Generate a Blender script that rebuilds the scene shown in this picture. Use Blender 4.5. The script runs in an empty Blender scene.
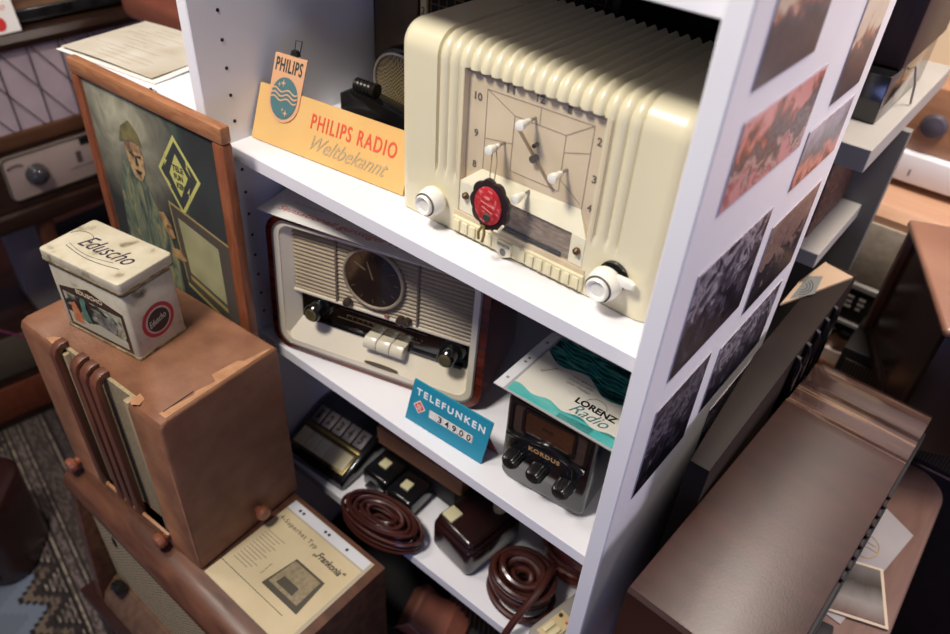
import bpy, bmesh, math, random
from mathutils import Vector, Matrix
random.seed(7)
PI = math.pi
R = math.radians
scn = bpy.context.scene
C = scn.collection

# ------------------------------------------------------------------ camera
cam_data = bpy.data.cameras.new('camera')
cam = bpy.data.objects.new('camera', cam_data)
C.objects.link(cam)
scn.camera = cam
cam.matrix_world = Matrix(((0.770681, -0.43091, 0.469432, 0.740647),
                           (0.634804, 0.455092, -0.624431, -0.443748),
                           (0.055439, 0.779235, 0.624275, 0.677850),
                           (0, 0, 0, 1)))
cam_data.sensor_width = 36.0
cam_data.lens = 746.01 / 950.0 * 36.0
cam_data.clip_start = 0.02
cam_data.dof.use_dof = True
cam_data.dof.focus_distance = 0.78
cam_data.dof.aperture_fstop = 4.0

# ------------------------------------------------------------------ world, lamps, exposure
world = bpy.data.worlds.new('world')
scn.world = world
world.use_nodes = True
bg = world.node_tree.nodes['Background']
bg.inputs[0].default_value = (0.54, 0.55, 0.86, 1)
bg.inputs[1].default_value = 0.17

def area(name, loc, target, size, power, color):
    l = bpy.data.lights.new(name, 'AREA')
    l.shape = 'DISK'; l.size = size; l.energy = power; l.color = color
    o = bpy.data.objects.new(name, l); C.objects.link(o)
    o.location = loc
    o.rotation_euler = (Vector(target) - Vector(loc)).to_track_quat('-Z', 'Y').to_euler()
    return o
area('ceiling_lamp', (0.12, -0.72, 1.55), (0.25, 0.1, 0.0), 0.30, 26.5, (1.0, 0.94, 0.86))
area('window_glow', (1.1, -1.3, 0.0), (0.0, 0.15, 0.0), 0.5, 2.6, (0.36, 0.44, 1.0))
area('ceiling_lamp_rear', (0.62, 0.98, 1.35), (0.72, 0.8, -0.3), 0.40, 4.5, (1.0, 0.92, 0.84))
area('back_wall_fill', (0.80, 0.62, 1.25), (0.85, 1.1, -0.1), 0.25, 17.0, (1.0, 0.88, 0.76))  # added fill brightening the back wall corner, no actual lamp there
area('panel_fill', (1.95, 0.70, 0.75), (0.6, 0.2, 0.2), 0.6, 10.0, (0.90, 0.84, 0.98))  # added lilac fill for the outer panel, placed so the shelving shades the left
area('left_fill', (-0.5, -0.4, 1.5), (-0.8, 0.0, 0.0), 0.4, 9.0, (1.0, 0.90, 0.82))  # added fill to lift the left background, not a known lamp
scn.view_settings.view_transform = 'Standard'
scn.view_settings.look = 'None'
scn.view_settings.gamma = 1.0
scn.view_settings.exposure = 0.0
scn.view_settings.use_curve_mapping = False

# ------------------------------------------------------------------ materials
def lin(h):
    h = h.lstrip('#')
    v = [int(h[i:i+2], 16) / 255 for i in (0, 2, 4)]
    return tuple([(c / 12.92 if c <= 0.04045 else ((c + 0.055) / 1.055) ** 2.4) for c in v] + [1.0])
_m = {}
def mat(name, col, rough=0.5, col2=None, scale=20, stretch=(1, 1, 1), lo=0.35, hi=0.65, bump=0.0, metal=0.0, coat=0.0,
        kind='noise', spec=0.5, detail=6, dist=0.0, alpha=1.0, rot=(0, 0, 0), trans=0.0, cols=None, bscale=None):
    if name in _m: return _m[name]
    m = bpy.data.materials.new(name); m.use_nodes = True
    nt = m.node_tree; b = nt.nodes['Principled BSDF']
    b.inputs['Base Color'].default_value = lin(col)
    b.inputs['Roughness'].default_value = rough
    b.inputs['Metallic'].default_value = metal
    b.inputs['Coat Weight'].default_value = coat
    b.inputs['Coat Roughness'].default_value = 0.12
    b.inputs['Specular IOR Level'].default_value = spec
    b.inputs['Alpha'].default_value = alpha
    b.inputs['Transmission Weight'].default_value = trans
    tc = nt.nodes.new('ShaderNodeTexCoord')
    mp = nt.nodes.new('ShaderNodeMapping'); mp.inputs['Scale'].default_value = stretch; mp.inputs['Rotation'].default_value = rot
    nt.links.new(tc.outputs['Object'], mp.inputs['Vector'])
    tex = None
    if kind == 'noise':
        tex = nt.nodes.new('ShaderNodeTexNoise'); tex.inputs['Scale'].default_value = scale; tex.inputs['Detail'].default_value = detail
        tex.inputs['Distortion'].default_value = dist; out = tex.outputs['Fac']
    elif kind == 'wave':
        tex = nt.nodes.new('ShaderNodeTexWave'); tex.inputs['Scale'].default_value = scale
        tex.inputs['Distortion'].default_value = dist; tex.inputs['Detail'].default_value = 3; out = tex.outputs['Fac']
    elif kind == 'voronoi':
        tex = nt.nodes.new('ShaderNodeTexVoronoi'); tex.inputs['Scale'].default_value = scale; out = tex.outputs['Distance']
    elif kind == 'checker':
        tex = nt.nodes.new('ShaderNodeTexChecker'); tex.inputs['Scale'].default_value = scale; out = tex.outputs['Fac']
    nt.links.new(mp.outputs[0], tex.inputs['Vector'])
    if col2 or cols:
        rp = nt.nodes.new('ShaderNodeValToRGB'); e = rp.color_ramp.elements
        if cols:
            e[0].position = cols[0][0]; e[0].color = lin(cols[0][1])
            e[1].position = cols[-1][0]; e[1].color = lin(cols[-1][1])
            for p, c in cols[1:-1]:
                q = e.new(p); q.color = lin(c)
        else:
            e[0].position = lo; e[0].color = lin(col); e[1].position = hi; e[1].color = lin(col2)
        nt.links.new(out, rp.inputs[0]); nt.links.new(rp.outputs[0], b.inputs['Base Color'])
    if bump:
        bp = nt.nodes.new('ShaderNodeBump'); bp.inputs['Strength'].default_value = bump; bp.inputs['Distance'].default_value = 0.002
        src = out
        if bscale:
            t2 = nt.nodes.new('ShaderNodeTexNoise'); t2.inputs['Scale'].default_value = bscale
            nt.links.new(tc.outputs['Object'], t2.inputs['Vector']); src = t2.outputs['Fac']
        nt.links.new(src, bp.inputs['Height']); nt.links.new(bp.outputs[0], b.inputs['Normal'])
    _m[name] = m
    return m
def band_mat(name, stops, axis='Z', size=0.1, noise=0.15, nscale=40, rough=0.35, z0=0.0, contrast=0.0):
    """a printed picture: colour bands along one axis broken up by noise"""
    if name in _m: return _m[name]
    m = bpy.data.materials.new(name); m.use_nodes = True
    nt = m.node_tree; b = nt.nodes['Principled BSDF']; b.inputs['Roughness'].default_value = rough
    tc = nt.nodes.new('ShaderNodeTexCoord'); sp = nt.nodes.new('ShaderNodeSeparateXYZ')
    nt.links.new(tc.outputs['Object'], sp.inputs[0])
    a = nt.nodes.new('ShaderNodeMath'); a.operation = 'SUBTRACT'; nt.links.new(sp.outputs[axis], a.inputs[0]); a.inputs[1].default_value = z0
    d = nt.nodes.new('ShaderNodeMath'); d.operation = 'DIVIDE'; nt.links.new(a.outputs[0], d.inputs[0]); d.inputs[1].default_value = size
    n = nt.nodes.new('ShaderNodeTexNoise'); n.inputs['Scale'].default_value = nscale; n.inputs['Detail'].default_value = 9; n.inputs['Roughness'].default_value = .6
    n.inputs['Distortion'].default_value = 0.6
    nt.links.new(tc.outputs['Object'], n.inputs['Vector'])
    s = nt.nodes.new('ShaderNodeMath'); s.operation = 'SUBTRACT'; nt.links.new(n.outputs['Fac'], s.inputs[0]); s.inputs[1].default_value = 0.5
    u = nt.nodes.new('ShaderNodeMath'); u.operation = 'MULTIPLY'; nt.links.new(s.outputs[0], u.inputs[0]); u.inputs[1].default_value = noise * 6
    v = nt.nodes.new('ShaderNodeMath'); v.operation = 'ADD'; nt.links.new(d.outputs[0], v.inputs[0]); nt.links.new(u.outputs[0], v.inputs[1])
    rp = nt.nodes.new('ShaderNodeValToRGB'); e = rp.color_ramp.elements
    e[0].position = stops[0][0]; e[0].color = lin(stops[0][1]); e[1].position = stops[-1][0]; e[1].color = lin(stops[-1][1])
    for p, c in stops[1:-1]:
        q = e.new(p); q.color = lin(c)
    nt.links.new(v.outputs[0], rp.inputs[0]); nt.links.new(rp.outputs[0], b.inputs['Base Color'])
    _m[name] = m
    return m

WHITE = mat('white_laminate', '#e6e4e8', 0.38, col2='#ecebee', scale=8, lo=.3, hi=.7, bump=.02, bscale=300)
IVORY = mat('ivory_bakelite', '#dad1b0', 0.28, col2='#dfd6b6', scale=6, coat=.3)
IVORY_LIGHT = mat('ivory_light', '#ece5c9', 0.35, col2='#e4dcbc', scale=30)
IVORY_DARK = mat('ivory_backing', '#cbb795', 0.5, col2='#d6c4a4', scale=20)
KNOBWHITE = mat('white_knob', '#f3f0e6', 0.25, col2='#eeeadd', scale=10, coat=.4)
RING = mat('knob_ring', '#6d6a66', 0.3, metal=.6)
BLACK = mat('black_bakelite', '#0c0c0d', 0.16, col2='#141416', scale=15, coat=.6)
BLACKM = mat('black_matte', '#0b0a0b', 0.6, col2='#161315', scale=30)
DARKBROWN = mat('brown_bakelite', '#1c0c0b', 0.2, col2='#2b1412', scale=12, coat=.3)
WOODRED = mat('red_brown_veneer', '#43160e', 0.2, col2='#6a2716', scale=14, stretch=(1, 1, 8), coat=.6, dist=1)
WOODDARK = mat('dark_walnut_veneer', '#260f0b', 0.38, col2='#34180f', scale=7, stretch=(1.5, 5, 1.5), coat=.08, dist=.8, bump=.05, bscale=400)
WOODSTRIPE = mat('striped_walnut_veneer', '#3b241e', 0.2, coat=.8, kind='noise', scale=3.2, stretch=(.5, 12, 12), dist=.2, detail=3,
                 cols=[(.30, '#211614'), (.46, '#33231f'), (.55, '#4c3831'), (.60, '#80664f'), (.63, '#3a2924'), (.8, '#2b1d1b')])
WOODLIGHT = mat('light_wood', '#b98358', 0.4, col2='#cf9c6c', scale=10, stretch=(2, 12, 2), dist=.6)
WOODMID = mat('mid_wood', '#7d4a2c', 0.45, col2='#95603c', scale=14, stretch=(1, 8, 8), dist=.8)
FRAMEWOOD = mat('picture_frame_wood', '#8f5c3c', 0.45, col2='#a9744e', scale=22, stretch=(1, 6, 6), dist=.8)
FRAMETOP = mat('picture_frame_wood_upright', '#713c24', 0.45, col2='#8a4f31', scale=22, stretch=(6, 6, 1), dist=.8)
LEATHER = mat('brown_leathercloth', '#794e35', 0.6, col2='#8a5e42', scale=28, bump=.25, bscale=220)
LEATHERWORN = mat('worn_leathercloth_edge', '#b98a63', 0.7, col2='#a37450', scale=60)
OLDWOOD = mat('old_polished_wood', '#4b2c1d', 0.42, col2='#69422d', scale=8, stretch=(1.5, 8, 8), dist=.5, coat=.08)
CARDBOARD = mat('cardboard', '#9c6a45', 0.8, col2='#a87550', scale=18, bump=.1)
CREAMP = mat('cream_plastic', '#ddd3bf', 0.3, col2='#d8cdb6', scale=8, coat=.3)
PAPER = mat('white_paper', '#e9e6e0', 0.6, col2='#e2ddd4', scale=12)
PAPEROLD = mat('aged_paper', '#d2c09a', 0.55, col2='#c8b58e', scale=16)
PAPERCREAM = mat('cream_paper', '#cfc8b8', 0.6, col2='#b8ad97', scale=9, dist=1)
INK = mat('black_ink', '#1d1a1a', 0.6)
GREYINK = mat('grey_ink', '#75706a', 0.6)
REDINK = mat('red_ink', '#c8302c', 0.5)
ORANGEINK = mat('orange_red_ink', '#e0573c', 0.5)
GOLD = mat('gold_print', '#b99a55', 0.35, metal=.7)
BRASS = mat('dull_brass', '#8c7748', 0.35, metal=.8, col2='#6b5a35', scale=30)
CHROME = mat('chrome', '#c9c9cc', 0.15, metal=1.0)
TEAL = mat('teal_card', '#1785a0', 0.5, col2='#1b8ca6', scale=10)
SIGNYEL = mat('amber_card', '#e0b673', 0.5, col2='#dcae69', scale=10)
EMBLEM = mat('emblem_green', '#4d7476', 0.5)
SIGNPINK = mat('emblem_ground', '#d9a57c', 0.5)
GLASS = mat('clear_pane', '#ffffff', 0.05, alpha=.03, spec=.5)
FILM = mat('clear_film', '#ffffff', 0.08, alpha=.16, spec=.6)
CLOTH = mat('woven_grille_cloth', '#c9b78f', 0.9, col2='#7f6c4a', kind='checker', scale=260, bump=.3)
TINMAT = mat('aged_cream_tin', '#c2b9a2', 0.42, cols=[(.22, '#4a3d2a'), (.32, '#8f846a'), (.40, '#bfb59b'), (.75, '#d0c7b0')], scale=42, detail=10)
TINEDGE = mat('worn_tin_edge', '#6d5a3a', 0.5, col2='#a89670', scale=90)
BROWNCABLE = mat('brown_cable', '#3a1a16', 0.28, col2='#4a241d', scale=20, coat=.3)
REDCABLE = mat('red_brown_cable', '#7a3626', 0.3, coat=.3)
CREAMSQ = mat('cream_switch', '#cfc79d', 0.35)
GREYPL = mat('grey_plastic', '#9a948c', 0.4, col2='#8f8982', scale=10)

# ------------------------------------------------------------------ geometry helpers
class G:
    def __init__(s): s.bm = bmesh.new()
    def _merge(s, t, M=None):
        if M is not None: bmesh.ops.transform(t, matrix=M, verts=t.verts)
        me = bpy.data.meshes.new('tmp'); t.to_mesh(me); t.free(); s.bm.from_mesh(me); bpy.data.meshes.remove(me); return s
    def box(s, a, b, bev=0.0, seg=2, M=None):
        t = bmesh.new(); bmesh.ops.create_cube(t, size=1)
        for v in t.verts:
            v.co = Vector([(a[i] + b[i]) / 2 + v.co[i] * (b[i] - a[i]) for i in range(3)])
        if bev > 0: bmesh.ops.bevel(t, geom=t.edges[:] , offset=bev, segments=seg, affect='EDGES', profile=.5)
        return s._merge(t, M)
    def prism(s, pts, plane, lo, hi, bev=0.0, M=None, seg=2):
        t = bmesh.new()
        def P(p, w):
            return {'xy': (p[0], p[1], w), 'xz': (p[0], w, p[1]), 'yz': (w, p[0], p[1])}[plane]
        A = [t.verts.new(P(p, lo)) for p in pts]; B = [t.verts.new(P(p, hi)) for p in pts]
        n = len(pts)
        f0 = t.faces.new(A); f1 = t.faces.new(B[::-1])
        for i in range(n): t.faces.new((A[i], B[i], B[(i+1) % n], A[(i+1) % n]))
        bmesh.ops.recalc_face_normals(t, faces=t.faces[:])
        if bev > 0:
            es = [e for f in (f0, f1) for e in f.edges]
            bmesh.ops.bevel(t, geom=es, offset=bev, segments=seg, affect='EDGES', profile=.5)
        return s._merge(t, M)
    def cyl(s, p0, p1, r0, r1=None, n=28, M=None):
        r1 = r0 if r1 is None else r1
        p0 = Vector(p0); p1 = Vector(p1); d = p1 - p0
        q = d.to_track_quat('Z', 'Y').to_matrix().to_4x4()
        t = bmesh.new()
        bmesh.ops.create_cone(t, cap_ends=True, segments=n, radius1=r0, radius2=r1, depth=d.length)
        bmesh.ops.transform(t, matrix=Matrix.Translation((p0 + p1) / 2) @ q, verts=t.verts)
        return s._merge(t, M)
    def lathe(s, prof, origin, axis, n=36, M=None, flute=0, fd=0.0):
        q = Vector(axis).to_track_quat('Z', 'Y').to_matrix()
        t = bmesh.new(); rings = []
        for r, h in prof:
            ring = []
            for k in range(n):
                a = 2 * PI * k / n
                rr = r * (1 - (fd if flute and (k % 2) else 0)) if r > 0 else 0
                ring.append(t.verts.new(Vector(origin) + q @ Vector((rr * math.cos(a), rr * math.sin(a), h))))
            rings.append(ring)
        for a, b in zip(rings, rings[1:]):
            for k in range(n): t.faces.new((a[k], a[(k+1) % n], b[(k+1) % n], b[k]))
        t.faces.new(rings[0][::-1]); t.faces.new(rings[-1])
        bmesh.ops.recalc_face_normals(t, faces=t.faces[:])
        return s._merge(t, M)
    def tube(s, pts, r, n=10, closed=False, M=None):
        pts = [Vector(p) for p in pts]; t = bmesh.new(); rings = []; N = len(pts)
        up = Vector((0, 0, 1)); prev = None
        for i, p in enumerate(pts):
            if closed: d = pts[(i+1) % N] - pts[i-1]
            else: d = pts[min(i+1, N-1)] - pts[max(i-1, 0)]
            d.normalize()
            if prev is None:
                a = d.cross(up)
                if a.length < .05: a = d.cross(Vector((1, 0, 0)))
            else: a = prev - d * prev.dot(d)
            a.normalize(); prev = a; b = d.cross(a)
            rings.append([t.verts.new(p + r * (math.cos(2*PI*k/n) * a + math.sin(2*PI*k/n) * b)) for k in range(n)])
        rng = range(N if closed else N - 1)
        for i in rng:
            A, B = rings[i], rings[(i+1) % N]
            for k in range(n): t.faces.new((A[k], A[(k+1) % n], B[(k+1) % n], B[k]))
        if not closed: t.faces.new(rings[0][::-1]); t.faces.new(rings[-1])
        bmesh.ops.recalc_face_normals(t, faces=t.faces[:])
        return s._merge(t, M)
    def ring(s, outer, inner, plane, lo, hi, bev=0, M=None):
        t = bmesh.new(); n = len(outer)
        def P(p, w):
            return {'xy': (p[0], p[1], w), 'xz': (p[0], w, p[1]), 'yz': (w, p[0], p[1])}[plane]
        a = [t.verts.new(P(p, lo)) for p in outer]; b = [t.verts.new(P(p, lo)) for p in inner]
        c = [t.verts.new(P(p, hi)) for p in outer]; d = [t.verts.new(P(p, hi)) for p in inner]
        for i in range(n):
            j = (i+1) % n
            t.faces.new((a[i], a[j], b[j], b[i])); t.faces.new((c[i], d[i], d[j], c[j]))
            t.faces.new((a[i], c[i], c[j], a[j])); t.faces.new((b[i], b[j], d[j], d[i]))
        bmesh.ops.recalc_face_normals(t, faces=t.faces[:])
        return s._merge(t, M)
    def quad(s, a, b, c, d):
        f = [s.bm.verts.new(p) for p in (a, b, c, d)]; s.bm.faces.new(f); return s
    def shear(s, fn):
        for v in s.bm.verts: v.co = Vector(fn(v.co))
        return s
    def make(s, name, material, parent=None, smooth=35):
        me = bpy.data.meshes.new(name); s.bm.to_mesh(me); s.bm.free()
        me.materials.append(material)
        for p in me.polygons: p.use_smooth = True
        me.set_sharp_from_angle(angle=R(smooth))
        o = bpy.data.objects.new(name, me); C.objects.link(o)
        if parent is not None: o.parent = parent
        return o
def rr(x0, z0, x1, z1, r, n=7):
    out = []
    for cx, cz, a0 in ((x1-r, z1-r, 0), (x0+r, z1-r, 90), (x0+r, z0+r, 180), (x1-r, z0+r, 270)):
        for k in range(n+1):
            a = R(a0 + 90*k/n); out.append((cx + r*math.cos(a), cz + r*math.sin(a)))
    return out
def ell(cx, cz, a, b, n=32): return [(cx + a*math.cos(2*PI*k/n), cz + b*math.sin(2*PI*k/n)) for k in range(n)]
def tag(o, label, cat, group=None, kind=None):
    o['label'] = label; o['category'] = cat
    if group: o['group'] = group
    if kind: o['kind'] = kind
    return o
def thing(name, loc, yaw, label, cat, group=None):
    o = bpy.data.objects.new(name, None); C.objects.link(o); o.empty_display_size = .02
    o.location = loc; o.rotation_euler = (0, 0, R(yaw))
    return tag(o, label, cat, group)
def struct(o): o['kind'] = 'structure'; return o
def basis(origin, x, y):
    x = Vector(x).normalized(); y = Vector(y); y = (y - x*y.dot(x)).normalized(); z = x.cross(y)
    return Matrix.Translation(origin) @ Matrix((x, y, z)).transposed().to_4x4()
def text_mesh(s, w, h, M, bold=0.0, shear=0.0, spacing=1.0, ext=0.0002):
    """lettering scaled to width w and height h, its lower left corner at M's origin"""
    cu = bpy.data.curves.new('lettering', 'FONT'); cu.body = s; cu.size = 1; cu.shear = shear; cu.offset = bold; cu.space_character = spacing
    cu.resolution_u = 4
    o = bpy.data.objects.new('lettering', cu); C.objects.link(o)
    dg = bpy.context.evaluated_depsgraph_get(); dg.update()
    me = bpy.data.meshes.new_from_object(o.evaluated_get(dg))
    bpy.data.objects.remove(o); bpy.data.curves.remove(cu)
    t = bmesh.new(); t.from_mesh(me); bpy.data.meshes.remove(me)
    xs = [v.co.x for v in t.verts]; ys = [v.co.y for v in t.verts]
    sx = w / (max(xs) - min(xs)); sy = h / (max(ys) - min(ys)); ox, oy = min(xs), min(ys)
    for v in t.verts: v.co = Vector(((v.co.x-ox)*sx, (v.co.y-oy)*sy, 0))
    r = bmesh.ops.extrude_face_region(t, geom=t.faces[:])
    for g in r['geom']:
        if isinstance(g, bmesh.types.BMVert): g.co.z += ext
    bmesh.ops.recalc_face_normals(t, faces=t.faces[:])
    bmesh.ops.transform(t, matrix=M, verts=t.verts)
    return t
def text(s, w, h, M, material, parent, name='lettering', **k):
    g = G(); g._merge(text_mesh(s, w, h, M, **k)); return g.make(name, material, parent)
def flat(pts, M, thick=0.0002):
    """thin outline in the plane of M"""
    t = bmesh.new(); A = [t.verts.new((p[0], p[1], 0)) for p in pts]; B = [t.verts.new((p[0], p[1], thick)) for p in pts]; n = len(pts)
    t.faces.new(A[::-1]); t.faces.new(B)
    for i in range(n): t.faces.new((A[i], A[(i+1) % n], B[(i+1) % n], B[i]))
    bmesh.ops.transform(t, matrix=M, verts=t.verts)
    return t
def flats(list_pts, M, material, parent, name, thick=0.0002):
    g = G()
    for p in list_pts: g._merge(flat(p, M, thick))
    return g.make(name, material, parent)
def line2(a, b, w):
    d = Vector((b[0]-a[0], b[1]-a[1])); n = Vector((-d.y, d.x)).normalized()*w/2
    return [(a[0]-n.x, a[1]-n.y), (b[0]-n.x, b[1]-n.y), (b[0]+n.x, b[1]+n.y), (a[0]+n.x, a[1]+n.y)]

# ------------------------------------------------------------------ the room
FZ = -0.85
FLOORM = mat('floor_boards', '#4a2b20', 0.4, col2='#633a2b', scale=6, stretch=(12, 1, 1), dist=.6)
g = G()
for k in range(34):
    x = -2.2 + k*.125
    g.box((x, -1.4, FZ-.03), (x+.121, 1.1, FZ), .0015, 1)
struct(g.make('floor', FLOORM))
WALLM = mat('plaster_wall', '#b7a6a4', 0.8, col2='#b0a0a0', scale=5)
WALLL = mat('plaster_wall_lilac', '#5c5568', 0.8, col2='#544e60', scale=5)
g = G(); g.box((-2.2, 1.1, FZ), (2.05, 1.16, 1.7)); struct(g.make('wall_back', WALLM))
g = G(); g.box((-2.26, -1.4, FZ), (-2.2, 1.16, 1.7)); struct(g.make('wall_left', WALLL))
g = G(); g.prism([(1.1, FZ), (1.082, FZ), (1.082, FZ+.07), (1.09, FZ+.082), (1.1, FZ+.085)], 'yz', -2.2, 2.05)
struct(g.make('baseboard_back', mat('white_baseboard', '#c9c2ba', .5)))

# ------------------------------------------------------------------ white shelving unit
S1, S2, S3, S4 = 0.2631, -0.0285, -0.2849, -0.57
W, T, D = 0.5715, 0.018, 0.378
root = thing('shelving_unit', (W/2, 0, FZ), 0, 'tall white shelving unit holding radios on open shelves', 'shelves')
def w2l(g, loc, yaw=0):
    M = (Matrix.Translation(loc) @ Matrix.Rotation(R(yaw), 4, 'Z')).inverted(); bmesh.ops.transform(g.bm, matrix=M, verts=g.bm.verts); return g
L = (W/2, 0, FZ)
TOP = 1.02
pl = w2l(G().box((-T, 0, FZ), (0, D, TOP), .0012, 1), L).make('side_panel', WHITE, root)
pr = w2l(G().box((W, 0, FZ), (W+T, D, TOP), .0012, 1), L).make('side_panel', WHITE, root)
w2l(G().box((0, D-.006, FZ), (W, D, TOP)), L).make('back_panel', mat('shelf_back', '#0d0b0b', .7, col2='#13100f', scale=10), root)
for z in (S1, S2, S3, 0.56, 0.86, -.79):
    w2l(G().box((0.0003, .0229, z-.0181), (W-.0003, D-.0065, z), .0008, 1), L).make('shelf', WHITE, root)
HOLE = mat('drilled_hole', '#26222a', .8)
hm = None
for i in range(-4, 30):
    z = (13-i)*.032
    if any(abs(z-(s-.009)) < .0115 for s in (S1, S2, S3, .56)): continue
    if hm is None:
        g = G(); g.cyl((0, 0, 0), (.0006, 0, 0), .0021, n=12); o = g.make('peg_hole', HOLE, pl); hm = o.data
    else:
        o = bpy.data.objects.new('peg_hole', hm); C.objects.link(o); o.parent = pl
    o.location = (0-L[0], .037, z-FZ)
for i in range(4):
    o = bpy.data.objects.new('peg_hole', hm); C.objects.link(o); o.parent = pl
    o.location = (0-L[0], .31, (13-i)*.032-FZ)

# photographs stuck on the outer face of the right panel
XP = W+T
BW = [(-.25, '#0b0910'), (.25, '#2a2430'), (.4, '#15111a'), (.55, '#5c5462'), (.62, '#1c1822'), (.75, '#6d6673'), (.9, '#a79fa6'), (1.2, '#3a3440')]
def photo(y0, y1, z0, z1, label, stops, noise=.2, ns=60, tilt=0, group='photographs stuck on the outer side of the white panel', border=.0, rough=.3):
    r = thing('photo_print', (XP+.0002, (y0+y1)/2, (z0+z1)/2), 0, label, 'photo', group)
    r.rotation_euler = (R(tilt), 0, 0)
    h, w = (z1-z0)/2, (y1-y0)/2
    g = G(); g.box((0, -w, -h), (.0006, w, h)); g.make('paper_sheet', mat('photo_paper', '#b9b1bd', .3), r)
    m = band_mat('photo_' + str(len(_m)), stops, 'Z', z1-z0, noise, ns, rough, -h)
    g = G(); g.box((.0006, -w+border, -h+border), (.0009, w-border, h-border)); g.make('printed_image', m, r)
    return r
WARM = [(0.0, '#2b1a1d'), (.2, '#3b2a30'), (.35, '#241c22'), (.5, '#4a4048'), (.58, '#9c5f45'), (.66, '#cdbba4'), (1.0, '#d9cdbb')]
PINK = [(0.0, '#c78b8b'), (.15, '#8c4048'), (.25, '#c9a7a0'), (.4, '#2a2024'), (.55, '#6d6066'), (.65, '#3c2426'), (.8, '#a0563e'), (.95, '#d58f88')]
photo(.035, .150, .500, .585, 'colour photo with cream upper half, top of the white panel nearest the shelf front', WARM, .14, 45, border=.001)
photo(.040, .205, .405, .478, 'large pink and brown colour photo in the second row of the white panel', PINK, .40, 34, border=.002)
photo(.262, .345, .425, .52, 'colour photo of cream wall over grey things, upper rear edge of the white panel', WARM, .14, 50, border=.001)
photo(.225, .350, .352, .412, 'small reddish colour photo below the rear cream-wall photo on the white panel', [(0, '#7a4030'), (.2, '#d98c7a'), (.45, '#6b6668'), (.6, '#77757a'), (.9, '#a49aa2'), (1.1, '#b5abb5')], .22, 45, border=.001)
photo(.040, .190, .238, .352, 'black and white photo with an oval shape, directly below the large pink photo', BW, .42, 42, border=.001)
photo(.215, .350, .212, .318, 'black and white photo with a brownish upper half at the rear edge of the panel', [(-.1, '#0d0a10'), (.3, '#2b2530'), (.42, '#100d14'), (.5, '#5a4c50'), (.6, '#8a7068'), (.8, '#6d544e'), (1, '#8a746c')], .34, 60, border=.001)
photo(.178, .345, .095, .190, 'black and white photo of rear middle row, below the brownish one', BW, .42, 60, border=.001)
photo(.036, .148, .082, .205, 'black and white photo lowest and nearest to the front edge of the panel', [(-.2, '#07060a'), (.35, '#1b1722'), (.5, '#38323f'), (.6, '#15121b'), (.75, '#6b6472'), (1.1, '#2a2530')], .4, 65, border=.001)
photo(.225, .370, -.040, .065, 'dark black and white photo lowest at the rear edge of the panel', BW, .42, 70, border=.001)
photo(.262, .372, .545, .66, 'pale photo at the very top beside the rear edge of the white panel', [(0, '#a79aa2'), (.4, '#c2b4b2'), (.8, '#cabcb4')], .05, 20, border=.001)

# ------------------------------------------------------------------ big ivory clock-faced radio on the upper shelf
CX, CY = .252, .066
RW, RH, RD = .298, .1965, .172
r = thing('table_radio', (CX, CY, S1+.0004), 0, 'large ivory ribbed bakelite radio with square clock-like dial on the upper shelf', 'radio')
def path():
    p = []; n = []
    rc = .024
    for k in range(41):
        z = .001 + (RH-rc-.001)*k/40; p.append((0, z)); n.append((-1, 0))
    for k in range(1, 11):
        a = R(90*k/10); p.append((rc-rc*math.cos(a), RH-rc+rc*math.sin(a))); n.append((-math.cos(a), math.sin(a)))
    for k in range(1, 13):
        p.append((rc+(RD-rc)*k/12, RH)); n.append((0, 1))
    return p, n
P_, N_ = path()
xs = []
x = 0
NX = 260
RIB0, RIB1, PITCH = .043, .2536, .0117
def off(x, y, z):
    d = 0
    e = min(x-XL, RW-x); re = .013
    if e < re: d -= re - math.sqrt(max(0, re*re-(re-e)**2))
    if RIB0 <= x <= RIB1:
        ph = ((x-RIB0)/PITCH) % 1.0
        side = x < .072 or x > .225
        tf = min(1, max(0, (y+.0-.003)/.02))
        s = (1-tf)*abs(math.sin(PI*ph))**.4 + tf*abs(math.sin(PI*ph))**1.5
        fade = 1.0
        if side: fade = min(1, max(0, (z-.055 - (.0 if x < .1 else .0))/.01))
        if side: s = 1 - (1-s)*.8
        d += (.0062*(s-1))*fade
    return d
t = bmesh.new(); cols = []
WX0, WX1, WZ0, WZ1 = .0745, .2232, .027, .1705
XL = -.0075
xs = sorted(set([XL+(RW-XL)*k/NX for k in range(NX+1)] + [WX0, WX1]))
xs = [v for i, v in enumerate(xs) if i == 0 or v-xs[i-1] > 2e-4 or v in (WX0, WX1)]
for x in xs:
    c = []
    for (py, pz), (ny, nz) in zip(P_, N_):
        d = off(x, py, pz)
        q = min(1, max(0, (x-.0)/.01))
        c.append(t.verts.new((x, py+ny*d, pz+nz*d)))
    c.append(t.verts.new((x, RD+.004, RH-.02))); c.append(t.verts.new((x, RD+.004, .001)))
    cols.append(c)
for i in range(len(xs)-1):
    A, B = cols[i], cols[i+1]
    for k in range(len(A)-1):
        if k < 40:
            zc = (A[k].co.z + A[k+1].co.z)/2; xc = (xs[i]+xs[i+1])/2
            if WX0 <= xc <= WX1 and WZ0 <= zc <= WZ1: continue
        t.faces.new((A[k], B[k], B[k+1], A[k+1]))
    t.faces.new((A[-1], B[-1], B[0], A[0]))
t.faces.new(cols[0][::-1]); t.faces.new(cols[-1])
bmesh.ops.recalc_face_normals(t, faces=t.faces[:])
g = G(); g._merge(t); body = g.make('body', IVORY, r, 50)
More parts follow.
